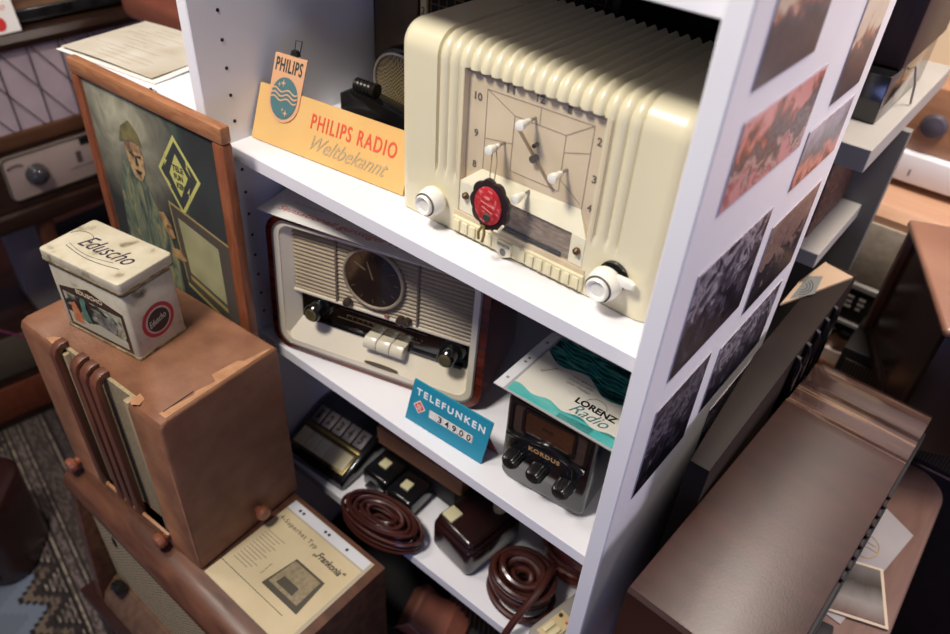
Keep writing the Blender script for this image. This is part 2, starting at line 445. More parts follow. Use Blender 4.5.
# recessed dial
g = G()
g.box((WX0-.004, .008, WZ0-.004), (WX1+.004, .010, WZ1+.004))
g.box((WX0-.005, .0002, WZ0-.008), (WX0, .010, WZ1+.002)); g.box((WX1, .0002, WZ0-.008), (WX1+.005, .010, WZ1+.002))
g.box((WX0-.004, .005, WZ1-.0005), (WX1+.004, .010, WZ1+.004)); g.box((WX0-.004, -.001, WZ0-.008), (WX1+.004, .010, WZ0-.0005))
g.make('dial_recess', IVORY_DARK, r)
dm = Matrix.Translation((0, .0078, 0)) @ basis((0, 0, 0), (1, 0, 0), (0, 0, 1))
g = G(); g.box((WX0+.0005, .0004, WZ0), (WX0+.021, .0078, .060), .0006, 1); g.box((WX1-.016, .0004, WZ0), (WX1-.0005, .0078, .058), .0006, 1)
t = bmesh.new()
v = [t.verts.new(p) for p in ((WX0+.0005, .0003, .0605), (.096, .0076, .078), (.2085, .0076, .080), (WX1-.0005, .0003, .058), (WX0+.0005, .0078, .058), (WX1-.0005, .0078, .056))]
for f in ((0, 3, 2, 1), (0, 1, 4), (3, 5, 2), (0, 4, 5, 3), (1, 2, 5, 4)): t.faces.new([v[i] for i in f])
bmesh.ops.recalc_face_normals(t, faces=t.faces[:]); g._merge(t)
g.make('dial_ledge', IVORY_LIGHT, r)
g = G(); g.box((WX0+.0212, .003, WZ0+.0005), (WX1-.0162, .0078, .0565)); g.make('tuning_scale', mat('tuning_scale_glass', '#6f5e4e', .25, col2='#94826f', scale=40, stretch=(3, 1, 12)), r)
g = G(); g.box((.108, .001, WZ0+.0003), (.198, .0029, .0318)); g.make('scale_slot', BLACKM, r)
flats([line2(a, b, .0006) for a, b in (((.096, .157), (.209, .159)), ((.096, .078), (.096, .157)), ((.209, .08), (.209, .159)), ((.096, .157), (.128, .142)), ((.209, .159), (.183, .142)),
      ((.128, .088), (.183, .088)), ((.128, .088), (.128, .142)), ((.183, .088), (.183, .142)), ((.128, .142), (.183, .142)), ((.096, .110), (.128, .115)), ((.209, .134), (.183, .126)),
      ((.183, .100), (.207, .084)), ((.155, .142), (.155, .159)))], dm, mat('dial_line', '#8b7a63', .6), r, 'dial_lines')
for s_, x, z in (('10', .0815, .1435), ('11', .117, .1605), ('12', .149, .1615), ('1', .181, .1615), ('2', .2135, .1435), ('3', .2145, .109), ('4', .2145, .081), ('8', .0835, .076), ('9', .0835, .108)):
    text(s_, .0088 if len(s_) > 1 else .0045, .0075, dm @ Matrix.Translation((x, z, 0)), mat('dial_numeral', '#574a3c', .6), r, 'dial_numeral', bold=.03)
lm = basis((WX0+.0005, .0001, .0600), (1, 0, -.012), (0, .0073, .018)) if False else Matrix.Translation((0, .0001, .0605)) @ basis((0, 0, 0), (1, 0, -.012), (0, .42, 1))
for s_, x, z in (('7', .103-.0, .006), ('2', .121, .007), ('3', .146, .007), ('5', .172, .007)):
    text(s_, .005, .0075, lm @ Matrix.Translation((x, z, 0.0002)), mat('ledge_numeral', '#a08a55', .5), r, 'dial_numeral', bold=.03)
g = G(); g.prism(line2((.132, .136), (.177, .090), .003), 'xz', .0045, .0055); g.make('dial_pointer', mat('brass_pointer', '#9a835c', .4, metal=.4), r)
for z, q in ((.111, .0035), (.124, .002)): G().cyl((.155, .008, z), (.155, .002, z), q).make('pointer_shaft', mat('dark_brass', '#4f4235', .4, metal=.6), r)
for x, z in ((.084, .047), (.216, .043)): G().lathe([(.0036, 0), (.0036, .003), (.0015, .005)], (x, .0003, z), (0, -1, 0), 16).make('dial_screw', mat('screw_bronze', '#5f4a33', .4, metal=.7), r)
for x, z in ((.150, .147), (.119, .113), (.1885, .1115), (.1525, .0765)):
    st = G().cyl((x, .008, z), (x, -.004, z), .0014).make('setting_peg', mat('peg_metal', '#8b8578', .3, metal=.8), r)
    G().lathe([(.0022, 0), (.0030, .003), (.0030, .006), (.0038, .008), (.0046, .013), (.0044, .015), (.002, .0155)], (x, -.001, z), (0, -1, 0), 20).make('peg_cap', KNOBWHITE, st)
g = G(); g.box((WX0, -.0002, WZ0), (WX1, .0001, WZ1)); g.make('dial_glass', GLASS, r)
# strip of small blocks below the window with the maker's shield
g = G()
g.prism([(0.002, .003), (-.003, .004), (-.0035, .020), (.002, .0225)], 'yz', .070, .228, .0008)
for k in range(15):
    if 5 <= k <= 7: continue
    x = .0735 + k*.0103; g.box((x, -.0055, .006), (x+.0072, -.002, .0185), .0012, 2)
g.make('front_strip', mat('ivory_strip', '#ded5b2', .3, col2='#d8cea8', scale=60), r)
sh = [(.130, .019), (.147, .019), (.1475, .006), (.1385, -.0005+.002), (.1295, .006)]
bd = G().prism(sh, 'xz', -.0065, -.003, .0008).make('maker_badge', mat('badge_plate', '#e9e0c2', .25, coat=.4), r)
bm_ = Matrix.Translation((0, -.0067, 0)) @ basis((0, 0, 0), (1, 0, 0), (0, 0, 1))
flats([ell(.1385, .0085, .0036, .0042, 20), [(.131, .0145), (.146, .0145), (.146, .0175), (.131, .0175)]], bm_, GREYINK, bd, 'badge_emblem')
text('PHILIPS', .013, .0022, Matrix.Translation((0, -.00035, 0)) @ bm_ @ Matrix.Translation((.132, .0149, 0)), IVORY_LIGHT, bd, 'badge_lettering')
# the two knobs
def knob(x, z, rad, dep, parent):
    k = G().lathe([(rad*.55, 0), (rad*.6, dep*.18), (rad*.95, dep*.26), (rad, dep*.4), (rad*.93, dep*.8), (rad*.80, dep)], (x, 0, z), (0, -1, 0), 40).make('control_knob', KNOBWHITE, parent)
    G().lathe([(rad*.80, 0), (rad*.80, .0012)], (x, -dep, z), (0, -1, 0), 40).make('knob_ring', RING, k)
    G().lathe([(rad*.70, 0), (rad*.70, .002), (rad*.62, .0035), (rad*.50, .0028), (rad*.42, .0012), (.0005, .0008)], (x, -dep-.001, z), (0, -1, 0), 40).make('knob_face', KNOBWHITE, k)
    return k
knob(.0475, .030, .0155, .020, r)
k2 = knob(.2535, .030, .0165, .020, r)
G().lathe([(.0145, 0), (.0145, .002)], (.2565, .0005, .036), (0, -1, 0), 32).make('knob_backplate', BLACK, r)
g = G(); g.prism([(.258, .033), (.258, .043), (.276, .0435), (.281, .041), (.281, .036), (.276, .0345)], 'xz', -.010, -.004, .002); g.make('pointer_lever', KNOBWHITE, k2)
for x, y in ((.03, .02), (RW-.03, .02), (.03, RD-.02), (RW-.03, RD-.02)):
    G().cyl((x, y, 0), (x, y, .0012), .008).make('foot', BLACKM, r)

# red seal hanging from a peg of the ivory radio
r = thing('seal_medallion', (CX+.132, CY-.024, S1+.066), 0, 'round red seal with scalloped dark rim hanging on a string from the ivory radio dial', 'medallion')
pts = []
for k in range(72):
    a = 2*PI*k/72; q = .0172+.0018*abs(math.sin(4.5*a)); pts.append((q*math.cos(a)*.95, q*math.sin(a)*1.1))
G().prism(pts, 'xz', -.002, .002, .0008).make('rim', mat('dark_seal_rim', '#2a1b1c', .35, coat=.3), r)
G().prism(ell(0, .0005, .0122, .0150, 40), 'xz', -.0036, -.002, .0006).make('seal_face', mat('red_seal', '#b3262c', .35, cols=[(.3, '#a01f27'), (.55, '#c8363a'), (.72, '#e7a49b')], scale=260), r)
mm = basis((0, -.0037, 0), (1, 0, 0), (0, 0, 1))
flats([line2((-.006, .003), (.0065, .001), .0007), line2((-.005, -.001), (.005, -.004), .0007), ell(0, .007, .002, .0012, 12)], mm, mat('seal_relief', '#e3938c', .5), r, 'relief')
r.scale = (1.28, 1.28, 1.28)
g = G(); g.tube([(-.0025, 0, .018), (-.008, .008, .030), (-.0115, .0135, .036)], .0004, 6); g.tube([(.0015, 0, .018), (-.003, .008, .030), (-.0085, .0135, .036)], .0004, 6)
g.tube([(-.010+.0021*math.cos(2*PI*k/12), .0135, .0370+.0021*math.sin(2*PI*k/12)) for k in range(12)], .0004, 6, True)
g.make('string', mat('string_fibre', '#8a7a62', .8), r)
G().lathe([(.0026, -.001), (.0032, .0), (.0026, .0012)], (0, -.0036, -.0085), (0, -1, 0), 14).make('rim_stud', mat('green_stud', '#33443c', .4), r)
g = G(); g.tube([(-.004, -.002, -.0175), (-.007, -.003, -.024), (-.0065, -.003, -.030)], .0011, 7); g.tube([(-.003, -.002, -.0175), (-.0015, -.003, -.024), (-.003, -.003, -.031)], .0011, 7); g.make('tassel', mat('tassel_cord', '#8c7440', .7), r)
g = G(); g.tube([(.006, -.001, -.018), (.011, -.003, -.0165), (.0155, -.004, -.009)], .0011, 7); g.make('hook', IVORY_LIGHT, r)

# ------------------------------------------------------------------ upper shelf, left of the ivory radio
E_ = .0004
# shop sign leaning back a little: yellow board with a raised emblem tab
r = thing('display_sign', (.006, .053, S1+E_), 6.5, 'amber cardboard radio sign with emblem tab, beside the ivory radio', 'sign')
def lean(k): return lambda c: (c.x, c.y + k*c.z, c.z)
k_ = .42
SM = Matrix.Translation((0, -.0002, 0)) @ basis((0, 0, 0), (1, 0, 0), (0, k_, 1))
G().prism([(0, .001), (.231, .001), (.228, .0625), (.010, .062), (0, .062)], 'xz', 0, .002).shear(lean(k_)).make('board', SIGNYEL, r)
def arcpts(cx, cz, a, b, a0, a1, n=16): return [(cx+a*math.cos(R(a0+(a1-a0)*k/n)), cz+b*math.sin(R(a0+(a1-a0)*k/n))) for k in range(n+1)]
tabp = [(.0165, .0985), (.0655, .0995), (.0655, .052)] + arcpts(.0412, .052, .0243, .0235, 0, -180) + [(.0169, .052)]
tb = G().prism(tabp, 'xz', -.0016, -.0001).shear(lean(k_)).make('emblem_tab', SIGNPINK, r)
TM = Matrix.Translation((0, -.0019, 0)) @ SM
text('PHILIPS', .041, .0155, TM @ Matrix.Translation((.0205, .088, 0)), mat('emblem_black', '#33403c', .5), tb, bold=.015, spacing=1.15)
ecx, ecz = .0412, .0590
flats([ell(ecx, ecz, .0205, .0240, 40)], TM, EMBLEM, tb, 'emblem_disc')
w = []
for dz in (.0095, .0045, -.0005):
    pts = []
    for k in range(17):
        x = ecx-.0203+.0406*k/16; pts.append((x, ecz+dz-.001+.0018*math.sin(k/16*4*PI)))
    w.append([(x, z+.0009) for x, z in pts] + [(x, z-.0009) for x, z in pts[::-1]])
def star(cx, cz, s): return [(cx+(s if k % 2 == 0 else s*.3)*math.cos(PI*k/4+.1), cz+(s if k % 2 == 0 else s*.3)*1.2*math.sin(PI*k/4+.1)) for k in range(8)]
w += [star(ecx-.004, ecz+.017, .004), star(ecx-.010, ecz+.0145, .0025), star(ecx+.006, ecz-.016, .004), star(ecx+.001, ecz-.013, .0022)]
flats(w, Matrix.Translation((0, -.0003, 0)) @ TM, SIGNPINK, tb, 'emblem_waves')
text('PHILIPS RADIO', .124, .0175, Matrix.Translation((0, -.0003, 0)) @ SM @ Matrix.Translation((.087, .036, 0)), ORANGEINK, r, bold=.01, spacing=1.2)
text('Weltbekannt', .113, .0175, Matrix.Translation((0, -.0003, 0)) @ SM @ Matrix.Translation((.092, .0125, 0)), mat('pale_grey_print', '#b9a37c', .5), r, name='script_lettering', shear=.6)
g = G(); g.prism([(.06, .002), (.20, .002), (.17, .04), (.09, .04)], 'xz', .029, .030); g.make('rear_prop', CARDBOARD, r)
# bulldog clip on the emblem tab
r = thing('paper_clip', (.0455, .1010, S1+.1000), 6.5, 'small wire-handled clip on top of the sign emblem tab', 'clip')
g = G(); g.prism([(-.006, 0), (.006, 0), (0.0035, .006), (-.0035, .006)], 'xz', -.003, .003, .0005); g.make('clip_body', BLACKM, r)
g = G(); g.tube([(-.004, .003, .002), (-.0055, .008, .014), (.0045, .008, .015), (.004, .003, .002)], .0006, 6); g.make('wire_handle', mat('dark_steel', '#3c3f55', .3, metal=.8), r)
# round fan-like loudspeaker behind the sign
r = thing('round_loudspeaker', (.1145, .205, S1+E_), 0, 'black round loudspeaker with fine brass mesh front, behind the amber sign', 'loudspeaker')
r.rotation_euler = (0, 0, R(12))
q = G().lathe([(.038, 0), (.046, .004), (.047, .012), (.044, .03), (.02, .045)], (0, 0, .055), (.15, 1, .1), 40).make('housing', BLACK, r)
MESH = mat('brass_wire_mesh', '#c0ab7c', .5, col2='#5b4d34', kind='checker', scale=420)
G().lathe([(.0405, 0), (.0405, .001), (.030, -.006), (.012, -.0085), (.001, -.009)], (0, -.0015, .0548), (.15, 1, .1), 40).make('wire_mesh', MESH, r)
g = G(); M = Matrix.Translation((-.0005, -.003, .0548)) @ Vector((.15, 1, .1)).to_track_quat('Z', 'Y').to_matrix().to_4x4()
g.tube([M @ Vector((.042*math.cos(2*PI*k/48), .042*math.sin(2*PI*k/48), 0)) for k in range(48)], .0016, 8, True); g.make('chrome_rim', mat('bright_rim', '#e6dcc6', .35, metal=.3), r)
g = G(); g.box((-.03, 0, 0), (.03, .05, .012), .003); g.make('base', BLACKM, r)
# microphone-like grey tube lying behind the sign
r = thing('short_tube', (.098, .162, S1+.0605+E_), 5, 'short dark ribbed tube lying behind the amber sign', 'tube')
g = G(); g.lathe([(.0085, 0)]+[(.0085 if k % 2 else .0075, .002+.0028*k) for k in range(10)]+[(.0085, .032)], (-.016, 0, 0), (1, 0, 0), 20); g.make('tube_body', mat('dark_ribbed_metal', '#2a2622', .35, metal=.5), r)
r = thing('black_cable_bundle', (.140, .122, S1+E_), 0, 'heap of thin black cable behind the amber sign', 'cable')
for j in range(5):
    g = G(); pts = [(.055*math.cos(2*PI*k/40*2)*(1-.1*j)+.012*math.sin(k*.7+j), .013*math.sin(2*PI*k/40*2)+.004*math.cos(k*.5+j), .0045+.0055*(k % 40)/40*1.2+.0015*j) for k in range(40)]
    g.tube(pts, .0022, 6); g.make('cable_loop', BLACK, r)
r = thing('black_instrument_case', (.060, .150, S1+E_), 4, 'low black instrument case standing behind the amber sign', 'case')
g = G(); g.prism([(0, 0), (.175, 0), (.175, .026), (.12, .044), (.02, .056), (0, .046)], 'xz', 0, .026, .004); g.make('case_body', BLACK, r)
# dark radio cabinet at the back of the upper shelf
r = thing('wooden_radio', (.006, .262, S1+E_), 0, 'dark wooden radio with a wire speaker grille, at the back of the upper shelf', 'radio')
g = G(); g.box((0, 0, 0), (.36, .10, .27), .006); g.make('cabinet', mat('very_dark_wood', '#1b110d', .4, col2='#271810', scale=12), r)
g = G(); g.box((.010, -.004, .03), (.085, 0, .255), .002); g.make('side_panel', mat('dark_brass_panel', '#4a3b2b', .35, col2='#5a4935', scale=30, metal=.3), r)
g = G(); g.box((.0895, -.004, .02), (.0995, 0, .262), .0008); g.make('scale_strip', mat('aged_scale_strip', '#c4b486', .5), r)
text('2', .006, .009, basis((.0915, -.0042, .128), (1, 0, 0), (0, 0, 1)), INK, r, name='numeral')
text('3', .006, .009, basis((.0915, -.0042, .168), (1, 0, 0), (0, 0, 1)), INK, r, name='numeral')
G().box((.104, -.001, .015), (.350, 0, .262)).make('grille_backing', mat('dark_cloth', '#15100c', .9), r)
g = G()
for k in range(20): g.box((.106+k*.0125, -.0032, .015), (.1068+k*.0125, -.0022, .262))
for k in range(20): g.box((.104, -.0022, .018+k*.0125), (.350, -.0014, .0188+k*.0125))
g.make('wire_grille', BRASS, r)

# ------------------------------------------------------------------ middle shelf: cream fronted radio
SX = .302; SH = .206
r = thing('table_radio', (.0458, .0232, S2+.0013), 16.26, 'red-brown wooden radio with cream bezel, ribbed grille and round dial under the upper shelf', 'radio')
kk = math.tan(R(4))
def sl(c): return (c.x, c.y + kk*c.z*max(0, 1-c.y/.125), c.z)
FB = lambda dy: Matrix.Translation((0, dy, 0)) @ basis((0, 0, 0), (1, 0, 0), (0, kk, 1))
def sm(g): return g.shear(sl)
b_ = sm(G().ring(rr(-.006, -.0002, SX+.006, SH+.003, .030), rr(.004, .008, SX-.004, SH-.004, .023), 'xz', .0, .125)).make('cabinet', WOODRED, r)
sm(G().prism(rr(.002, .006, SX-.002, SH-.002, .024), 'xz', .050, .122)).make('chassis_back', BLACKM, r)
sm(G().ring(rr(.004, .008, SX-.004, SH-.004, .023), rr(.0065, .0105, SX-.0065, SH-.0065, .021), 'xz', -.0018, .05)).make('brass_edging', mat('silver_edging', '#8d8480', .3, metal=.6), r)
sm(G().ring(rr(.0065, .0105, SX-.0065, SH-.0065, .021), rr(.0145, .0185, SX-.0145, SH-.010, .016), 'xz', -.001, .014)).make('bezel', CREAMP, r)
# inner sloping cream lip: bottom tray, side cheeks
t = G()
t.prism([(-.000, .018), (.026, .050), (.030, .050), (.030, .014), (-.000, .014)], 'yz', .0145, SX-.0145)
t.prism([(.014, -.0005), (.032, .026), (.034, .026), (.034, .04), (.0135, .04)], 'xy', .018, SH-.011)
t.prism([(SX-.014, -.0005), (SX-.024, .026), (SX-.026, .026), (SX-.026, .04), (SX-.0135, .04)], 'xy', .018, SH-.011)
sm(t).make('inner_lip', CREAMP, r)
# dark glass dial band
sm(G().box((.026, .022, .044), (SX-.024, .030, .094))).make('dial_glass', mat('dark_dial_glass', '#120d0b', .08, coat=.6), r)
sm(G().prism([(.018, .045), (.0245, .045), (.0245, .051), (.018, .0495)], 'yz', .036, SX-.03)).make('dial_lower_rail', BLACK, r)
g = G()
for j, (a, b) in enumerate(((.085, .21), (.10, .19), (.09, .22))): g.box((a, .0214, .062+.008*j), (b, .0219, .0628+.008*j))
for k in range(15): g.box((.10+k*.008, .0214, .066), (.1008+k*.008, .0219, .069))
sm(g).make('scale_lines', mat('dim_scale_print', '#5d4c3a', .5), r)
# ribbed grille, three fields divided by two uprights
RIBM = mat('ribbed_grille_plastic', '#a8977c', .4, col2='#97866c', scale=12)
for a, b in ((.020, .0885), (.0915, .2065), (.2095, SX-.014)):
    t = bmesh.new(); NZ = 17*6; rows = []
    for k in range(NZ+1):
        z = .0935 + (.1945-.0935)*k/NZ; y = .0175 - .0032*abs(math.sin(PI*17*k/NZ))
        rows.append((t.verts.new((a, y, z)), t.verts.new((b, y, z))))
    for p, q in zip(rows, rows[1:]): t.faces.new((p[0], p[1], q[1], q[0]))
    lo = [t.verts.new((a, .022, .0935)), t.verts.new((b, .022, .0935)), t.verts.new((b, .022, .1945)), t.verts.new((a, .022, .1945))]
    t.faces.new((lo[0], lo[1], rows[0][1], rows[0][0])); t.faces.new((rows[-1][0], rows[-1][1], lo[2], lo[3])); t.faces.new(lo[::-1])
    bmesh.ops.recalc_face_normals(t, faces=t.faces[:])
    g = G(); g._merge(t); sm(g).make('ribbed_grille', RIBM, r, 60)
for x in (.0885, .2065):
    g = G(); g.box((x, .012, .094), (x+.003, .019, .1945), .001); sm(g).make('grille_divider', mat('divider_plastic', '#6f6055', .4), r)
g = G(); g.box((.020, .0125, .0905), (SX-.016, .021, .0945), .001); sm(g).make('grille_sill', CREAMP, r)
# round clock dial
dc = (.1455, 0, .1475)
def L2(prof, mt, nm, y=0, par=r, n=48):
    g = G(); g.lathe(prof, (dc[0], y, dc[2]), (0, -1, 0), n); return sm(g).make(nm, mt, par)
dd = L2([(.0435, 0), (.0445, .004), (.0435, .0062), (.041, .007), (.0395, .004), (.039, .002)], mat('dial_surround', '#948671', .35, coat=.3), 'round_dial', .0150)
L2([(.040, 0), (.040, .0015)], mat('dark_round_glass', '#1a120e', .07, col2='#2b2018', scale=30, coat=.7), 'dial_face', .0118, dd)
g = G(); g.prism(line2((.119, .167), (.135, .159), .0018), 'xz', .0096, .0101); g.prism(line2((.1455, .1475), (.137, .172), .0016), 'xz', .0096, .0101); sm(g).make('clock_hand', mat('dim_hand', '#75614a', .4), dd)
g = G()
for k in range(12):
    a = 2*PI*k/12; g.prism(line2((dc[0]+.030*math.cos(a), dc[2]+.030*math.sin(a)), (dc[0]+.036*math.cos(a), dc[2]+.036*math.sin(a)), .0012), 'xz', .0096, .0101)
g = sm(g).make('hour_marks', mat('dim_marks', '#4d3d2e', .5), dd)
for x, z in ((.108, .101), (.186, .099), (.195, .099)):
    g = G(); g.lathe([(.0055, 0), (.006, .005), (.005, .009), (.003, .010)], (x, .014, z), (0, -1, 0), 20); sm(g).make('small_knob', mat('dim_knob', '#3a2e27', .3), r)
text('T', .004, .005, FB(.0118) @ Matrix.Translation((.144, .0965, 0)), INK, r)
g = G(); g.prism(ell(.165, .098, .003, .003, 14), 'xz', .010, .012); sm(g).make('indicator_jewel', mat('red_jewel', '#9c6a5a', .3), r)
def bknob(x, z):
    g = G(); g.lathe([(.0185, 0), (.0175, .006), (.0165, .009)], (x, .022, z), (0, -1, 0), 36); k = sm(g).make('tuning_knob', BLACK, r)
    g = G(); g.lathe([(.0125, 0), (.0125, .018), (.011, .020)], (x, .014, z), (0, -1, 0), 36, flute=1, fd=.03); sm(g).make('knob_grip', BLACK, k)
    g = G(); g.lathe([(.0088, 0), (.0088, .0012), (.0075, .0022)], (x, -.006, z), (0, -1, 0), 30); sm(g).make('knob_cap', mat('knob_gold_cap', '#5c5238', .3, metal=.5, col2='#7a6d49', scale=80), k)
bknob(.0605, .0745); bknob(.2575, .0725)
for a, b in ((.135, .154), (.1545, .174), (.1745, .194)):
    g = G(); g.prism([(.004, .041), (.0015, .0435), (.0005, .049), (.0025, .0545), (.008, .0580), (.022, .056), (.022, .041)], 'yz', a, b-.0004, .0012); sm(g).make('press_key', mat('white_key', '#d9d1bd', .3, col2='#cfc6af', scale=10, coat=.3), r)
g = G(); g.prism(ell(.1635, .0222, .025, .0028, 24), 'xz', -.0016, .0006); sm(g).make('script_badge', mat('dim_badge', '#5c5140', .4, metal=.5), r)
for x in (.03, SX-.03):
    for y in (.012, .110): G().cyl((x, y, -.0009), (x, y, .0006), .008).make('foot', BLACKM, r)
# printed sheet lying on top of it
r = thing('printed_sheet', (.029, .030, S2+SH+.0025), 13, 'white sheet with a red headline lying on the cream-bezel radio', 'paper')
def wavy(x0, y0, x1, y1, nx, ny, fn, th=.0004):
    g = G(); t = g.bm; v = {}
    for i in range(nx+1):
        for j in range(ny+1):
            x = x0+(x1-x0)*i/nx; y = y0+(y1-y0)*j/ny; z = fn(x, y)
            v[i, j, 0] = t.verts.new((x, y, z)); v[i, j, 1] = t.verts.new((x, y, z+th))
    for i in range(nx):
        for j in range(ny):
            t.faces.new((v[i, j, 1], v[i+1, j, 1], v[i+1, j+1, 1], v[i, j+1, 1])); t.faces.new((v[i, j, 0], v[i, j+1, 0], v[i+1, j+1, 0], v[i+1, j, 0]))
    for i in range(nx):
        t.faces.new((v[i, 0, 0], v[i+1, 0, 0], v[i+1, 0, 1], v[i, 0, 1])); t.faces.new((v[i, ny, 0], v[i, ny, 1], v[i+1, ny, 1], v[i+1, ny, 0]))
    for j in range(ny):
        t.faces.new((v[0, j, 0], v[0, j, 1], v[0, j+1, 1], v[0, j+1, 0])); t.faces.new((v[nx, j, 0], v[nx, j+1, 0], v[nx, j+1, 1], v[nx, j, 1]))
    bmesh.ops.recalc_face_normals(t, faces=t.faces[:]); return g
wavy(0, 0, .29, .12, 10, 4, lambda x, y: .0015 if x > .02 else .0015 + (.02-x)*.06).make('sheet', PAPER, r)
text('Sensationell günstiger Preis', .20, .013, basis((.020, .012, .0021), (1, 0, 0), (0, 1, 0)), mat('pink_red_print', '#cf5a55', .5), r, shear=.3)
text('Schwarz und in Nussbaum poliert', .19, .007, basis((.030, .034, .0021), (1, 0, 0), (0, 1, 0)), mat('pale_print', '#c9b9b2', .5), r)

# price stand
r = thing('price_sign', (.2755, .0405, S2+E_), 2.5, 'small turquoise tilted price sign with white lettering reading 349,00', 'sign')
k_ = .17
PM = Matrix.Translation((0, -.0002, 0)) @ basis((0, 0, 0), (1, 0, 0), (0, k_, 1))
G().prism([(0, .0005), (.1215, .0005), (.127, .0655), (.007, .0645)], 'xz', 0, .0022).shear(lean(k_)).make('face_plate', TEAL, r)
text('TELEFUNKEN', .106, .0105, PM @ Matrix.Translation((.0125, .0455, 0)), mat('white_print', '#e8ecea', .5), r, bold=.03, spacing=1.35)
pi_ = flats([rr(.036, .022, .104, .034, .0005, 1)], PM, mat('price_strip', '#c9c6bd', .4), r, 'price_strip')
flats([rr(.037+.0110*k, .0225, .0472+.0110*k, .0335, .0005, 1) for k in range(6)], Matrix.Translation((0, -.0003, 0)) @ PM, mat('price_tab', '#e4e0d4', .4), pi_, 'number_tabs')
for k, s_ in enumerate('349'): text(s_, .006, .0095, Matrix.Translation((0, -.0006, 0)) @ PM @ Matrix.Translation((.0505+.0112*k, .0235, 0)), INK, pi_, 'price_digit', bold=.02)
text(',', .0015, .003, Matrix.Translation((0, -.0006, 0)) @ PM @ Matrix.Translation((.0822, .0222, 0)), REDINK, pi_, 'price_comma', bold=.02)
for k in range(2): text('0', .006, .0095, Matrix.Translation((0, -.0006, 0)) @ PM @ Matrix.Translation((.0842+.0112*k, .0235, 0)), INK, pi_, 'price_digit', bold=.02)
em = flats([[(.010, .029), (.020, .0185), (.030, .029), (.020, .0395)]], PM, mat('pale_pink', '#e6cfc6', .5), r, 'diamond_emblem')
em2 = [[(.0125, .029), (.020, .0208), (.0275, .029), (.020, .0372)]]
flats(em2, Matrix.Translation((0, -.0003, 0)) @ PM, mat('pink_red_emblem', '#d9524a', .5), em, 'emblem_field')
g = G()
for s_, z in (('TELE', .0305), ('FUN', .0276), ('KEN', .0247)): g._merge(text_mesh(s_, .007, .0022, Matrix.Translation((0, -.0006, 0)) @ PM @ Matrix.Translation((.0165, z, 0)), .03))
g.make('emblem_lettering', mat('pale_pink', '#e6cfc6', .5), em)
G().prism([(.055, .0005), (.128, .0005), (.112, .050), (.070, .050)], 'xz', .026, .0275).shear(lambda c: (c.x, c.y-.28*c.z, c.z)).make('rear_prop', mat('dark_red_card', '#6b2a33', .6), r)

# small black bakelite radio
BWD, BH, BD = .111, .1475, .098
r = thing('small_bakelite_radio', (.4228, .0505, S2+E_), 4.5, 'small black bakelite radio with three fluted knobs beneath the turquoise leaflet', 'radio')
G().prism(rr(0, .002, BWD, BH-.008, .012), 'xz', 0, BD, .004, seg=3).make('body', BLACK, r)
g = G(); g.ring(rr(.006, .081, BWD-.006, BH-.012, .008), rr(.010, .086, BWD-.010, BH-.015, .006), 'xz', -.004, .004); g.make('dial_frame', BLACK, r)
G().box((.009, -.0015, .085), (BWD-.009, .001, BH-.014)).make('dial_opening', mat('brown_cloth_dark', '#2f1d14', .8, col2='#3b2619', scale=200), r)
g = G(); g.ring(rr(.022, .091, BWD-.022, BH-.018, .006), rr(.0255, .0945, BWD-.0255, BH-.0205, .004), 'xz', -.0035, -.0012); g.make('inner_frame', BLACK, r)
G().box((.0255, -.0022, .0945), (BWD-.0255, -.0012, BH-.0205)).make('dial_plate', mat('amber_dark_dial', '#4a2c1a', .25, col2='#3a2316', scale=20, coat=.4), r)
text('MW', .014, .006, basis((.047, -.0024, .108), (1, 0, 0), (0, 0, 1)), mat('dial_dark_print', '#1c120c', .5), r)
bp = [(.006+.099*k/20, .0855+.010*math.sin(PI*k/20)**3) for k in range(21)] + [(.105-.099*k/20, .0815+.009*math.sin(PI*k/20)**3) for k in range(21)]
G().prism(bp, 'xz', -.0085, .001, .001).make('arched_brow', BLACK, r)
G().prism([(.016, .034), (.095, .034), (.090, .078), (.0555, .086), (.021, .078)], 'xz', -.004, .001, .002).make('name_panel', BLACK, r)
text('KORDUS', .040, .0065, basis((.035, -.0044, .0715), (1, 0, 0), (0, 0, 1)), mat('gold_lettering', '#c49a66', .4, metal=.3), r, bold=.05, spacing=1.2)
def fknob(x, z, R_=.0125):
    k = G().lathe([(R_*1.05, 0), (R_*1.05, .003), (R_*.75, .004)], (x, 0, z), (0, -1, -.05), 32).make('fluted_knob', BLACK, r)
    G().lathe([(R_*.95, .004), (R_*.9, .018), (R_*.7, .021), (R_*.3, .0215)], (x, 0, z), (0, -1, -.05), 36, flute=1, fd=.12).make('knob_grip', mat('knob_black', '#161414', .3, coat=.2), k)
for x, z in ((.0205, .053), (.0525, .051), (.0865, .049)): fknob(x, z, .0118)
for x in (.015, BWD-.015):
    for y in (.012, BD-.012): G().cyl((x, y, 0), (x, y, .003), .006).make('foot', BLACKM, r)
# leaflet in a clear sleeve on top
r = thing('leaflet_sleeve', (.4035, .0465, S2+BH-.008+.0010), 1.0, 'turquoise and cream leaflet in a clear punched sleeve on the small black radio', 'leaflet')
G().box((0, 0, 0), (.152, .118, .0006)).make('sleeve_back', mat('grey_card', '#77756f', .5), r)
lf = G().box((.016, .003, .0007), (.151, .116, .0010)).make('leaflet_page', mat('leaflet_cream', '#d6cfbc', .5, col2='#cbc4b0', scale=10), r)
def wav(y0, amp, n, ph, x0=.016, x1=.151): return [(x0+(x1-x0)*k/40, y0+amp*math.sin(ph+n*2*PI*k/40)) for k in range(41)]
a = wav(.0165, .0025, 3.5, .5); flats([a + [(.151, .003), (.016, .003)]], Matrix.Translation((0, 0, .0011)), mat('turquoise_print', '#3fb0ae', .45, col2='#7cc4bb', scale=18, stretch=(1, 3, 1)), lf, 'wave_print')
